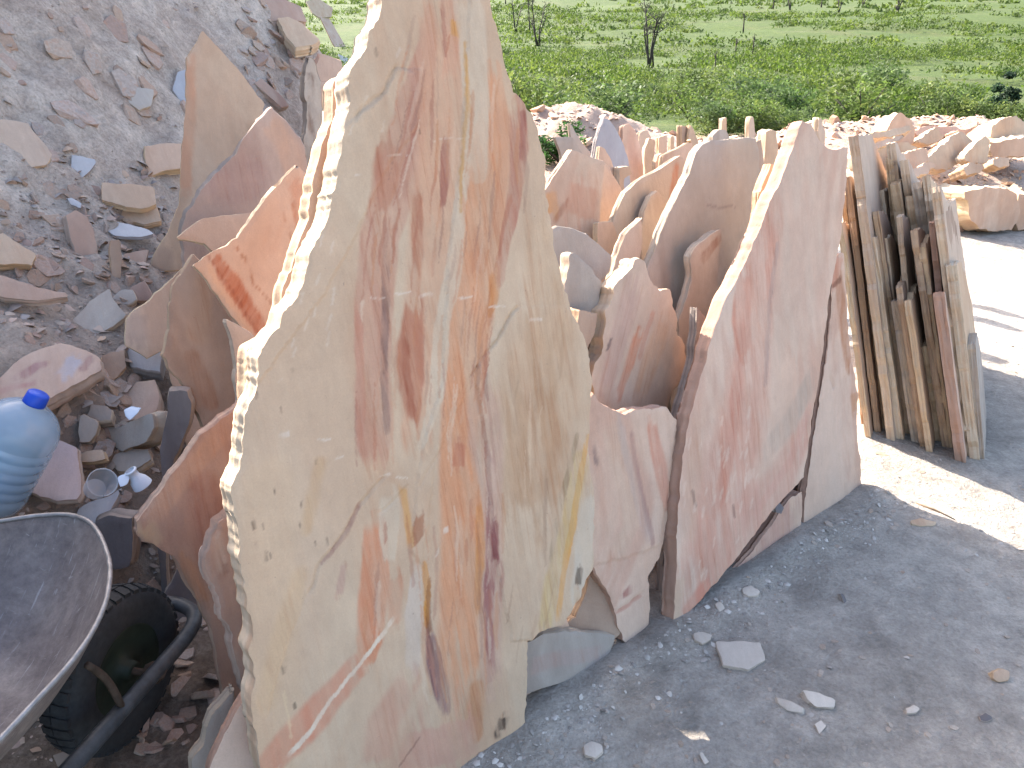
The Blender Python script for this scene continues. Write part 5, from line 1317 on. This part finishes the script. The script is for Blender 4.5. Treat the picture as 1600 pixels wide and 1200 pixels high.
# thin dry stick on the sunlit strip
def tube(path, rad, seg=8, cap=True):
    path = np.asarray(path, float); n = len(path)
    rad = np.full(n, rad) if not hasattr(rad, '__len__') else np.asarray(rad)
    V = []; up_ = np.array([0.13, 0.27, 0.95])
    for i in range(n):
        t = path[min(i + 1, n - 1)] - path[max(i - 1, 0)]; t /= np.linalg.norm(t) + 1e-9
        a = np.cross(t, up_); a /= np.linalg.norm(a) + 1e-9; b = np.cross(t, a)
        for k in range(seg):
            an = 2 * math.pi * k / seg
            V.append(path[i] + rad[i] * (math.cos(an) * a + math.sin(an) * b))
    F = []
    for i in range(n - 1):
        for k in range(seg):
            F.append((i * seg + k, i * seg + (k + 1) % seg, (i + 1) * seg + (k + 1) % seg, (i + 1) * seg + k))
    T = []
    if cap:
        V.append(path[0]); V.append(path[-1]); c0, c1 = len(V) - 2, len(V) - 1
        for k in range(seg):
            T.append((c0, (k + 1) % seg, k)); T.append((c1, (n - 1) * seg + k, (n - 1) * seg + (k + 1) % seg))
    return np.array(V), np.array(F), np.array(T).reshape(-1, 3)

def join(parts):
    Vs, Fs, Ts = [], [], []; off = 0
    for V, F, T in parts:
        Vs.append(V); Fs.append(F + off)
        if len(T): Ts.append(T + off)
        off += len(V)
    return np.concatenate(Vs), [np.concatenate(Fs)] + ([np.concatenate(Ts)] if Ts else [])

def tube_obj(name, parts, mat, parent=None, smooth=True, origin=None):
    V, F = join(parts)
    if origin is not None: V = V - np.asarray(origin)
    nf = sum(len(f) for f in F)
    me = mesh_np(name, V, F, mat, smooth=np.full(nf, smooth))
    o = link(name, me, parent)
    if origin is not None: o.location = origin
    return o
a = gp(1431, 786, 0.006); b = gp(1492, 812, 0.008)
M_STICK = simple('dry_stick', (0.16, 0.11, 0.07), 0.9)
o = tube_obj('stick', [tube([a, (a + b) / 2 + [0, .004, .004], b], [0.003, 0.0035, 0.0025], 6)], M_STICK, origin=a)
tag(o, 'thin dry stick lying on the sunlit strip of yard', 'stick')

# ------------------------------------------------------------------ wheelbarrow
WB = bpy.data.objects.new('wheelbarrow', None); COL.objects.link(WB)
WB.location = (-0.955, 1.40, 0.0); WB.rotation_euler = (0, 0, math.radians(-13))
tag(WB, 'dusty wheelbarrow with a grey metal tub and a black tyre, at the lower left', 'wheelbarrow')
M_TUB = simple('dusty_grey_tub_metal', (0.155, 0.138, 0.138), 0.62, 0.15, 7, 0.5, 0.5, 0.4)
def tub_mat():
    m, nt, b = newmat('dusty_grey_tub_metal')
    tc = nt.nodes.new('ShaderNodeTexCoord').outputs['Object']
    c = ramp(nt, noise(nt, tc, 5, 8, 0.7, 0.5), [(0.28, (0.10, 0.08, 0.076)), (0.5, (0.165, 0.134, 0.122)), (0.72, (0.265, 0.222, 0.195))])
    c = mixc(nt, 0.8, c, ramp(nt, noise(nt, tc, 45, 7, 0.75), [(0.3, 0.65), (0.7, 1.3)]), 'MULTIPLY')
    sc1 = noise(nt, mapping(nt, tc, (22, 2.2, 2.2)), 5, 4, 0.6, 0.8)
    sc2 = noise(nt, mapping(nt, tc, (6, 30, 6)), 3, 4, 0.6, 0.9)
    c = mixc(nt, ramp(nt, sc1, [(0.62, 0), (0.70, 0.55)]), c, (0.36, 0.34, 0.33))
    c = mixc(nt, ramp(nt, sc2, [(0.66, 0), (0.73, 0.5)]), c, (0.40, 0.37, 0.34))
    c = mixc(nt, ramp(nt, noise(nt, tc, 13, 6, 0.7), [(0.64, 0), (0.74, 0.6)]), c, (0.10, 0.055, 0.035))
    nt.links.new(c, b.inputs['Base Color'])
    b.inputs['Roughness'].default_value = 0.6; b.inputs['Metallic'].default_value = 0.1
    bump(nt, b, noise(nt, tc, 30, 7, 0.7), 0.5, 0.006)
    return m
M_TUB = tub_mat()
M_RIMW = simple('worn_tub_rim', (0.24, 0.22, 0.21), 0.5, 0.5, 40, 0.4, 0.3)
M_FRAME = simple('dark_painted_frame', (0.055, 0.058, 0.062), 0.5, 0.1, 30, 0.5, 0.25)
M_TYRE = simple('tyre_rubber', (0.028, 0.028, 0.029), 0.8, 0, 60, 0.35, 0.2)
M_GREEN = simple('dark_green_wheel_paint', (0.018, 0.026, 0.018), 0.55, 0.1, 25, 0.4)
M_RUST = simple('rusty_steel', (0.07, 0.048, 0.035), 0.85, 0.2, 30, 0.5, 0.3)
# tub: nose-shaped plan, sloped walls
half = [(0.0, 0.05), (0.06, 0.035), (0.11, 0.0), (0.17, -0.05), (0.22, -0.10), (0.26, -0.155), (0.30, -0.23), (0.325, -0.31), (0.335, -0.45), (0.335, -0.62), (0.32, -0.72), (0.27, -0.775), (0.15, -0.79), (0.0, -0.792)]
def smooth_loop(P, n=96):
    P = np.array(P); L = np.r_[0, np.cumsum(np.linalg.norm(np.diff(np.vstack([P, P[:1]]), axis=0), axis=1))]
    Q = np.vstack([P, P[:1]]); t = np.linspace(0, L[-1], n, endpoint=False)
    X = np.stack([np.interp(t, L, Q[:, 0]), np.interp(t, L, Q[:, 1])], -1)
    for _ in range(5): X = 0.25 * np.roll(X, 1, 0) + 0.5 * X + 0.25 * np.roll(X, -1, 0)
    return X
RL = smooth_loop(half + [(-x, y) for x, y in half[-2:0:-1]])
XC = np.array([-0.05, 0.0])
nL = len(RL)
RIMZ = 0.60
tubV = []; rows = []
prof = [(1.0, 0.0, 0.0), (0.975, -0.015, 0.0), (0.90, -0.055, 0.0), (0.78, -0.11, 0.0), (0.64, -0.16, 0.0), (0.52, -0.19, 0.0), (0.42, -0.203, 0.0), (0.25, -0.208, 0.0), (0.05, -0.21, 0.0)]
cen = np.array([0.0, -0.42])
def tub_rows(off):
    out = []
    for s, dz, dy in prof:
        q = cen + (RL - cen) * s + XC
        q = q + np.array([0, dy])
        nrm = (RL - cen); nrm = nrm / np.linalg.norm(nrm, axis=1)[:, None]
        q = q + nrm * off
        dent = 0.006 * (fbm(q[:, 0] * 9, q[:, 1] * 9 + dz * 20, 3, 5) - 0.5)
        zz = RIMZ + dz + dent - (off if s < 0.6 else 0) + 0.10 * np.clip(-(q[:, 1]) - 0.2, 0, 1) * 0
        out.append(np.stack([q[:, 0], q[:, 1], zz], -1))
    return out
inn = tub_rows(0.0); outr = tub_rows(0.004)
rowsV = outr[::-1] + inn
Vt = np.concatenate(rowsV); nr = len(rowsV)
Ft = []
for i in range(nr - 1):
    for k in range(nL):
        Ft.append((i * nL + k, i * nL + (k + 1) % nL, (i + 1) * nL + (k + 1) % nL, (i + 1) * nL + k))
Vt = np.vstack([Vt, outr[-1].mean(0), inn[-1].mean(0)])
Tt = [(len(Vt) - 2, (k + 1) % nL, k) for k in range(nL)] + [(len(Vt) - 1, (nr - 1) * nL + k, (nr - 1) * nL + (k + 1) % nL) for k in range(nL)]
tub = link('tub', mesh_np('tub', Vt, [np.array(Ft), np.array(Tt)], M_TUB, smooth=np.ones(len(Ft) + len(Tt), bool)), WB)
rp = np.concatenate([inn[0], inn[0][:2]]); rp = rp + np.stack([0.002 * (fbm(np.arange(len(rp)) * 0.4, np.zeros(len(rp)), 2, 3) - 0.5)] * 3, -1)
rimo = tube_obj('rim', [tube(rp, 0.005, 8, False)], M_RIMW, tub)
# bolts in the tub floor
for bx_, by_ in ((0.0, -0.24), (-0.10, -0.24), (0.0, -0.40), (-0.10, -0.40)):
    p = np.array([bx_, by_ - 0.1, RIMZ - 0.2075])
    bo = tube_obj('bolt', [tube([p, p + [0, 0, .006]], [0.012, 0.008], 10)], M_RUST, tub)
# wheel
wheel = bpy.data.objects.new('wheel', None); COL.objects.link(wheel); wheel.parent = WB; wheel.location = (0.0, 0.0, 0.195)
def torus(R, r, rx=1.0, nu=64, nv=20):
    V = []; F = []
    for i in range(nu):
        a = 2 * math.pi * i / nu
        for j in range(nv):
            b = 2 * math.pi * j / nv
            rr = R + r * math.copysign(abs(math.cos(b)) ** 0.75, math.cos(b))
            V.append((r * rx * math.copysign(abs(math.sin(b)) ** 0.75, math.sin(b)), rr * math.cos(a), rr * math.sin(a)))
    for i in range(nu):
        for j in range(nv):
            F.append((i * nv + j, i * nv + (j + 1) % nv, ((i + 1) % nu) * nv + (j + 1) % nv, ((i + 1) % nu) * nv + j))
    return np.array(V), np.array(F), np.zeros((0, 3), int)
tyre = tube_obj('tyre', [torus(0.145, 0.05, 0.95)], M_TYRE, wheel)
tr = []
for i in range(40):
    a = 2 * math.pi * i / 40
    for sgn in (-1, 1):
        c = np.array([sgn * 0.019, 0, 0]); rad = 0.1955
        ca_, sa_ = math.cos(a + sgn * 0.04), math.sin(a + sgn * 0.04)
        pts_ = []
        for (dx, dt, dr) in ((-.017, -.010, 0), (.017, -.010, 0), (.017, .010, 0), (-.017, .010, 0)):
            for hh in (-0.006, 0.004):
                R2 = rad + hh - 0.05 * (abs(c[0] + dx) / 0.05) ** 2 * 0.25
                aa = a + dt / rad + sgn * dx * 3.0 * 0.3
                pts_.append((c[0] + dx, R2 * math.cos(aa), R2 * math.sin(aa)))
        V = np.array(pts_)
        Fq = np.array([(1, 3, 5, 7), (0, 1, 3, 2)[::-1], (2, 3, 5, 4)[::-1], (4, 5, 7, 6)[::-1], (6, 7, 1, 0)[::-1]])
        tr.append((V, Fq, np.zeros((0, 3), int)))
treads = tube_obj('tread', tr, M_TYRE, wheel, False); treads['kind'] = 'stuff'
def lathe_x(prof_, n=40):
    V = []; F = []
    for (x, r) in prof_:
        for k in range(n):
            a = 2 * math.pi * k / n
            V.append((x, r * math.cos(a), r * math.sin(a)))
    for i in range(len(prof_) - 1):
        for k in range(n):
            F.append((i * n + k, i * n + (k + 1) % n, (i + 1) * n + (k + 1) % n, (i + 1) * n + k))
    return np.array(V), np.array(F), np.zeros((0, 3), int)
hub = tube_obj('hub', [lathe_x([(0.0, 0.0), (0.052, 0.0), (0.052, 0.022), (0.03, 0.024), (0.026, 0.07), (0.036, 0.10), (0.040, 0.118), (0.030, 0.122), (0, 0.122), (-0.030, 0.122), (-0.04, 0.118), (-0.026, 0.07), (-0.03, 0.024), (-0.052, 0.022), (-0.052, 0.0)])], M_GREEN, wheel)
axle = tube_obj('axle', [tube([(-0.12, 0, 0.195), (0.13, 0, 0.195)], 0.009, 10)], M_RUST, WB)
# one bent tube runs from the grips round the front of the wheel
fr_pts = [(0.27, -1.25, 0.56), (0.24, -1.0, 0.48), (0.20, -0.7, 0.37), (0.15, -0.35, 0.26), (0.115, -0.05, 0.21), (0.11, 0.08, 0.20), (0.108, 0.15, 0.195), (0.098, 0.205, 0.19), (0.065, 0.238, 0.19), (0.0, 0.245, 0.19)]
fr_pts = fr_pts + [(-x, y, z) for x, y, z in fr_pts[-2::-1]]
def spline(P, n):
    P = np.array(P, float); L = np.r_[0, np.cumsum(np.linalg.norm(np.diff(P, axis=0), axis=1))]
    t = np.linspace(0, L[-1], n); X = np.stack([np.interp(t, L, P[:, i]) for i in range(3)], -1)
    for _ in range(6): X[1:-1] = 0.25 * X[:-2] + 0.5 * X[1:-1] + 0.25 * X[2:]
    return X
tube_obj('frame_tube', [tube(spline(fr_pts, 110), 0.019, 12)], M_FRAME, WB)
for sx in (-1, 1):
    tube_obj('leg', [tube(spline([(sx * 0.19, -0.55, 0.34), (sx * 0.21, -0.60, 0.15), (sx * 0.21, -0.62, 0.0), (sx * 0.21, -0.72, 0.0), (sx * 0.20, -0.80, 0.42)], 30), 0.013, 8)], M_FRAME, WB)
    tube_obj('grip', [tube([(sx * 0.27, -1.25, 0.56), (sx * 0.285, -1.38, 0.60)], 0.024, 10)], M_TYRE, WB)
    tube_obj('axle_bracket', [tube([(sx * 0.112, 0.0, 0.21), (sx * 0.10, 0.0, 0.18)], [0.028, 0.018], 8)], M_RUST, WB)
    tube_obj('brace', [tube(spline([(sx * 0.15, -0.20, 0.43), (sx * 0.145, -0.16, 0.36), (sx * 0.128, -0.13, 0.235)], 10), 0.008, 6)], M_RUST, WB)

# ------------------------------------------------------------------ water bottle, cup, scrap
def plastic(name, col, alpha, rough):
    m, nt, b = newmat(name)
    b.inputs['Base Color'].default_value = (*col, 1)
    b.inputs['Roughness'].default_value = rough
    b.inputs['Alpha'].default_value = alpha
    b.inputs['Specular IOR Level'].default_value = 0.5
    b.inputs['Subsurface Weight'].default_value = 0.0
    return m
M_PET = plastic('blue_tinted_plastic', (0.34, 0.46, 0.57), 0.50, 0.25)
M_WATER = plastic('blue_tinted_water', (0.20, 0.36, 0.50), 0.45, 0.05)
M_CAP = simple('blue_cap_plastic', (0.012, 0.06, 0.42), 0.4, 0, 10, 0.1)
M_CLEAR = plastic('cloudy_clear_plastic', (0.55, 0.56, 0.58), 0.45, 0.3)
M_WHITEP = simple('white_plastic', (0.62, 0.66, 0.72), 0.45, 0, 10, 0.1)

def lathe_z(prof_, n=56):
    V = []; F = []
    for (r, z) in prof_:
        for k in range(n):
            a = 2 * math.pi * k / n
            V.append((r * math.cos(a), r * math.sin(a), z))
    for i in range(len(prof_) - 1):
        for k in range(n):
            F.append((i * n + k, i * n + (k + 1) % n, (i + 1) * n + (k + 1) % n, (i + 1) * n + k))
    return np.array(V), np.array(F), np.zeros((0, 3), int)
bp = [(0.0, 0.0), (0.07, 0.0), (0.088, 0.008), (0.095, 0.03)]
z = 0.04
while z < 0.20:
    bp += [(0.097, z), (0.0975, z + 0.012), (0.0935, z + 0.018), (0.0935, z + 0.022)]; z += 0.028
bp += [(0.096, 0.215), (0.094, 0.235), (0.086, 0.258), (0.070, 0.280), (0.048, 0.296), (0.028, 0.305), (0.024, 0.312), (0.024, 0.325)]
BOT = bpy.data.objects.new('water_bottle', None); COL.objects.link(BOT)
tag(BOT, 'big blue-tinted plastic water bottle with a blue cap, lying tilted at the left edge', 'bottle')
capp = at(58, 621, 1.98)
camr = np.array([1.0, 0, 0]); camu = np.array([0, SP, CP]); camf = np.array([0, CP, -SP])
axis_ = 0.50 * camr + 0.80 * camu - 0.10 * camf; axis_ /= np.linalg.norm(axis_)
q = Vector(axis_).to_track_quat('Z', 'Y')
BOT.rotation_euler = q.to_euler()
BOT.location = Vector(capp - axis_ * 0.325)
body = tube_obj('body', [lathe_z(bp)], M_PET, BOT)
wp = [(0.0, 0.004), (0.066, 0.004), (0.084, 0.012), (0.090, 0.035), (0.090, 0.15), (0.0, 0.155)]
tube_obj('water', [lathe_z(wp)], M_WATER, BOT)
cp = [(0.0, 0.338), (0.022, 0.338), (0.026, 0.335), (0.0275, 0.31), (0.0275, 0.306), (0.020, 0.306)]
tube_obj('cap', [lathe_z(cp)], M_CAP, BOT)

CUP = bpy.data.objects.new('plastic_cup', None); COL.objects.link(CUP)
tag(CUP, 'cloudy clear plastic cup lying on its side among the rubble', 'cup')
ce = at(160, 754, 2.02)
ax2 = 0.62 * camr + 0.30 * camu - 0.72 * camf; ax2 /= np.linalg.norm(ax2)
CUP.rotation_euler = Vector(ax2).to_track_quat('Z', 'Y').to_euler()
CUP.location = Vector(ce - ax2 * 0.085)
tube_obj('wall', [lathe_z([(0.028, 0.0), (0.030, 0.01), (0.036, 0.085), (0.038, 0.088), (0.036, 0.089), (0.0345, 0.084)], 40)], M_CLEAR, CUP)
tube_obj('base', [lathe_z([(0.0, 0.002), (0.028, 0.0)], 40)], M_CLEAR, CUP)
# broken neck of a white bottle
NK = bpy.data.objects.new('bottle_neck', None); COL.objects.link(NK)
tag(NK, 'broken white plastic bottle neck lying beside the clear cup', 'plastic scrap')
ax3 = -0.35 * camr + 0.75 * camu - 0.5 * camf; ax3 /= np.linalg.norm(ax3)
NK.rotation_euler = Vector(ax3).to_track_quat('Z', 'Y').to_euler()
NK.location = Vector(at(216, 750, 2.05))
tube_obj('neck', [lathe_z([(0.026, -0.02), (0.022, 0.0), (0.0135, 0.014), (0.0135, 0.030), (0.016, 0.031), (0.016, 0.035), (0.0125, 0.036)], 28)], M_WHITEP, NK)
sc_ = slab('plastic_scrap', 'small white plastic scrap by the mouth of the clear cup', 'plastic scrap', [(184, 746), (194, 741), (201, 744), (198, 756), (188, 760)], free(192, 750, 2.02, 10, 45), th=0.003, sty='blue', step=0.004, rough=0.002)
sc_.data.materials.clear(); sc_.data.materials.append(M_WHITEP)
sc2 = slab('paper_scrap', 'torn white scrap lying on the pink-topped block', 'scrap', [(194, 640), (206, 634), (220, 637), (214, 646), (202, 656), (196, 650)], free(206, 644, 2.36, 10, 62), th=0.002, sty='blue', step=0.005, rough=0.003)
sc2.data.materials.clear(); sc2.data.materials.append(M_WHITEP)

# ------------------------------------------------------------------ vegetation
def leaf_cloud(n, seed, shape, size, cols, droop=0.0):
    """n small leaf quads spread through clumps of a crown; returns V, F, C around the origin"""
    r = np.random.default_rng(seed)
    nc = shape.get('clumps', 9)
    cc = r.normal(0, 1, (nc, 3)); cc /= np.linalg.norm(cc, axis=1)[:, None]
    cc *= (r.random(nc) ** 0.5)[:, None] * np.array([shape['r'], shape['r'], shape['h'] * 0.42])
    cc[:, 2] += shape['h'] * 0.5
    cr = r.uniform(0.25, 0.55, nc) * shape['r']
    which = r.integers(0, nc, n)
    d = r.normal(0, 1, (n, 3)); d /= np.linalg.norm(d, axis=1)[:, None]
    P = cc[which] + d * (cr[which] * r.random(n) ** 0.45)[:, None]
    P[:, 2] = np.maximum(P[:, 2], 0.02 * shape['h'] + 0.05 * r.random(n))
    a = r.normal(0, 1, (n, 3)); a[:, 2] = np.abs(a[:, 2]) * 0.6 + 0.15; a /= np.linalg.norm(a, axis=1)[:, None]
    b = np.cross(a, r.normal(0, 1, (n, 3))); b /= np.linalg.norm(b, axis=1)[:, None]
    s = size * r.uniform(0.6, 1.3, n)[:, None]
    V = np.stack([P - a * s - b * s * 0.15, P - b * s * 0.42, P + a * s, P + b * s * 0.42], 1)
    tone = (r.uniform(0.75, 1.25, nc)[which] * r.uniform(0.8, 1.2, n))[:, None]
    ci = r.integers(0, len(cols), nc)[which]
    C = np.asarray(cols)[ci] * tone
    return V.reshape(-1, 3), np.arange(n * 4).reshape(n, 4), np.repeat(C, 4, 0)
GRN = [(0.080, 0.122, 0.026), (0.112, 0.155, 0.036), (0.145, 0.18, 0.046), (0.095, 0.135, 0.042)]
GRN2 = [(0.065, 0.11, 0.028), (0.08, 0.13, 0.036), (0.095, 0.14, 0.05)]
BUSH = []
for i in range(8):
    V, F, C = leaf_cloud(1500, 300 + i, dict(r=0.55, h=0.8, clumps=15), 0.034, GRN if i % 4 else GRN2)
    BUSH.append(mesh_np('foliage', V, F, M_LEAF, C))
STEMS = []
for i in range(3):
    r2 = random.Random(i)
    ps = []
    for k in range(6):
        a = r2.uniform(0, 6.28); L = r2.uniform(0.35, 0.6)
        ps.append(tube([(0, 0, -0.05), (math.cos(a) * .12, math.sin(a) * .12, L * 0.5), (math.cos(a) * .3, math.sin(a) * .3, L)], [0.014, 0.010, 0.004], 5))
    V, F = join(ps)
    STEMS.append(mesh_np('stem', V, F, M_BARK))
def bush(x, y, s, sz, label, group, i, me=None):
    e = bpy.data.objects.new('scrub_bush', None); COL.objects.link(e)
    e.location = (x, y, float(surf_z(x, y)) - 0.03); e.rotation_euler = (0, 0, (i * 2.399) % 6.283); e.scale = (s, s, sz)
    tag(e, label, 'bush', group)
    f = link('foliage', me or BUSH[i % 8], e); st_ = link('stem', STEMS[i % 3], e)
    return e
r_ = random.Random(77)
i = 0
near_px = []
for k in range(96):
    y = 12.8 + 12 * r_.random() ** 1.4; x = r_.uniform(-0.35 * y - 1, 0.72 * y)
    if 0.62 * y < x and y < 14.5: continue
    if vnoise(x * 0.35, y * 0.35, 91) < 0.36 and y > 14.5: continue
    s = r_.uniform(0.55, 1.0) * (1.7 if r_.random() < 0.3 else 1.0)
    bush(x, y, s, s * r_.uniform(0.6, 0.95), 'leafy green scrub bush on the plain just beyond the quarry yard', 'scrub bushes along the edge of the plain', i); i += 1
V, F, C = leaf_cloud(2600, 777, dict(r=0.34, h=0.9, clumps=12), 0.035, [(0.03, 0.075, 0.018), (0.05, 0.12, 0.03)])
dk = mesh_np('foliage', V, F, M_LEAF, C)
p = hit(878, 228, 5); bush(0.62, 9.3, 1.0, 0.62, 'dark glossy bush at the pink ridge, beside the tallest slab', None, 5, dk)
V, F, C = leaf_cloud(2200, 778, dict(r=0.30, h=1.5, clumps=14), 0.05, [(0.03, 0.055, 0.028), (0.045, 0.08, 0.04)])
dk2 = mesh_np('foliage', V, F, M_LEAF, C)
p = hit(1452, 190, 11); bush(p[0], 14.6, 1.0, 0.7, 'dark narrow conical bush behind the rubble heap', None, 6, dk2)

# low scrub beyond counting: one mesh
def scrub():
    r = np.random.default_rng(99)
    Vs, Fs, Cs = [], [], []; off = 0
    bands = [(16, 30, 900, 150, 0.05), (30, 60, 2200, 70, 0.075), (60, 130, 3600, 26, 0.15), (130, 420, 5200, 12, 0.42)]
    for (y0, y1, n, nl, ls) in bands:
        y = y0 + (y1 - y0) * r.random(n) ** 0.8; x = (r.random(n) - 0.42) * 1.75 * y
        g = fbm(x * 0.13, y * 0.09, 4, 61) + 0.25 * (fbm(x * 0.4, y * 0.4, 2, 62) - 0.5)
        k = g > 0.455
        x, y = x[k], y[k]; n = len(x)
        z = surf_z(x, y)
        s = r.uniform(0.35, 0.95, n) * (1 + y / 200)
        s *= np.where(r.random(n) < 0.12, 1.5, 1.0)
        nn = n * nl
        wi = np.repeat(np.arange(n), nl)
        d = r.normal(0, 1, (nn, 3)); d /= np.linalg.norm(d, axis=1)[:, None]
        rad = r.random(nn) ** 0.5
        P = d * rad[:, None] * np.array([1, 1, 0.55]) * (s[wi] * (0.8 + 0.4 * r.random(nn)))[:, None]
        P[:, 2] = np.abs(P[:, 2]) + 0.02
        # break the dome up
        P[:, :2] += r.normal(0, 0.22, (nn, 2)) * s[wi][:, None]
        P += np.stack([x, y, z], -1)[wi]
        a = r.normal(0, 1, (nn, 3)); a[:, 2] = np.abs(a[:, 2]) + 0.2; a /= np.linalg.norm(a, axis=1)[:, None]
        b = np.cross(a, r.normal(0, 1, (nn, 3))); b /= np.linalg.norm(b, axis=1)[:, None]
        q = (ls * r.uniform(0.6, 1.4, nn))[:, None]
        V = np.stack([P - a * q, P - b * q * 0.45, P + a * q, P + b * q * 0.45], 1).reshape(-1, 3)
        pal = np.array([(0.0636, 0.1025, 0.0143), (0.0848, 0.1242, 0.019), (0.1079, 0.1439, 0.0245), (0.0385, 0.067, 0.0136), (0.0712, 0.1035, 0.0258)])
        tone = r.uniform(0.8, 1.2, n)
        C = pal[r.integers(0, 5, n)][wi] * (tone[wi] * r.uniform(0.85, 1.15, nn))[:, None]
        C = C * (1 - 0.25 * min(1, y0 / 200)) + np.array([0.09, 0.12, 0.035]) * 0.25 * min(1, y0 / 200)
        Vs.append(V); Fs.append(np.arange(nn * 4).reshape(-1, 4) + off); Cs.append(np.repeat(C, 4, 0)); off += nn * 4
    return mesh_np('scrubland', np.concatenate(Vs), np.concatenate(Fs), M_LEAF, np.concatenate(Cs))
tag(link('scrubland', scrub()), 'green scrub covering the plain up to the rising ground', 'scrub', kind='stuff')

# bare dark trees standing in the scrub
def bare_tree(px, py, hpx, label, D=None, stems=2, seed=0, tuft=True, leafy=0):
    h = hit(px, py, 12, 500)
    Dc = (h[1] * CP - (h[2] - CAMH) * SP)
    H = hpx / FPX * Dc * 1.03
    r2 = random.Random(seed)
    e = bpy.data.objects.new('bare_tree', None); COL.objects.link(e)
    e.location = (h[0], h[1], h[2] - 0.05)
    tag(e, label, 'tree', 'bare dark trees in the scrub')
    ps = []; tips = []
    for k in range(stems):
        a = r2.uniform(0, 6.28); sp = r2.uniform(0.05, 0.22) * H * (0.3 if stems == 1 else 1)
        hh = H * (1.0 if k == 0 else r2.uniform(0.6, 0.95))
        tx = sp * (1 if k % 2 else -1) * r2.uniform(0.5, 1.2)
        p = [np.array([0.03 * k * H, 0, 0]), np.array([tx * .35, 0.1 * math.sin(a) * sp, hh * .4]), np.array([tx * .75, .4 * math.sin(a) * sp, hh * .75]), np.array([tx, math.sin(a) * sp, hh])]
        rb = max(0.021 * H, 0.0011 * Dc)
        ps.append(tube(p, [rb, rb * .8, rb * .6, rb * .35], 6))
        tips.append(p[-1])
        for b in range(r2.randint(4, 7)):
            t = r2.uniform(0.45, 0.98); q0 = p[1] + (p[3] - p[1]) * t
            dr = np.array([r2.gauss(0, 1), r2.gauss(0, 1), abs(r2.gauss(.6, .6))]); dr /= np.linalg.norm(dr)
            L = H * r2.uniform(.06, .2)
            ps.append(tube([q0, q0 + dr * L * .5 + [0, 0, .02 * H], q0 + dr * L + [0, 0, .06 * H]], [rb * .45, rb * .35, rb * .2], 5))
            tips.append(q0 + dr * L + [0, 0, .06 * H])
    V, F = join(ps)
    link('trunk', mesh_np('trunk', V, F, M_BARK), e)
    r3 = np.random.default_rng(seed + 5)
    nl = 60 + 3 * leafy
    P = np.array(tips)[r3.integers(0, len(tips), nl)] + r3.normal(0, 0.035 * H, (nl, 3))
    a = r3.normal(0, 1, (nl, 3)); a /= np.linalg.norm(a, axis=1)[:, None]
    b = np.cross(a, r3.normal(0, 1, (nl, 3))); b /= np.linalg.norm(b, axis=1)[:, None]
    s = 0.022 * H
    V = np.stack([P - a * s, P - b * s * .4, P + a * s, P + b * s * .4], 1).reshape(-1, 3)
    C = np.repeat(np.array([(0.05, 0.055, 0.035)]) * r3.uniform(0.6, 1.3, (nl, 1)), 4, 0)
    link('crown', mesh_np('crown', V, np.arange(nl * 4).reshape(-1, 4), M_LEAF, C), e)
TREES = [(1013, 106, 86, 'largest bare tree with forked dark stems, in the middle of the plain', 4, 60), (805, 50, 44, 'bare forked tree just right of the tallest slab', 2, 0), (828, 52, 48, 'slim bare tree next to the double-stemmed one', 1, 0), (838, 72, 62, 'bare tree with several dark stems and stubby branches', 4, 20),
         (1148, 94, 30, 'short leaning bare tree in the right half of the plain', 1, 10), (1161, 52, 28, 'thin pole-like tree far out on the plain', 1, 6), (1117, 110, 26, 'small bare tree low on the plain', 1, 8), (1176, 84, 24, 'small tufted tree near the middle right of the plain', 1, 12),
         (1234, 16, 16, 'far dark forked tree at the top of the picture', 2, 8), (1283, 12, 14, 'far short tree right of the far forked one', 1, 8), (1310, 22, 22, 'far bushy dark tree at the top of the plain', 2, 40), (1348, 12, 14, 'far thin forked tree near the top', 2, 4), (1402, 22, 20, 'far spreading dark tree at the top right of the plain', 3, 40), (1208, 14, 12, 'far little tree left of the far forked one', 1, 10), (790, 6, 10, 'far small tree close to the tallest slab at the top', 1, 6)]
for k, (px, py, hp, lb, st_, lf) in enumerate(TREES):
    bare_tree(px, py, hp, lb, stems=st_, seed=k * 7 + 3, leafy=lf)
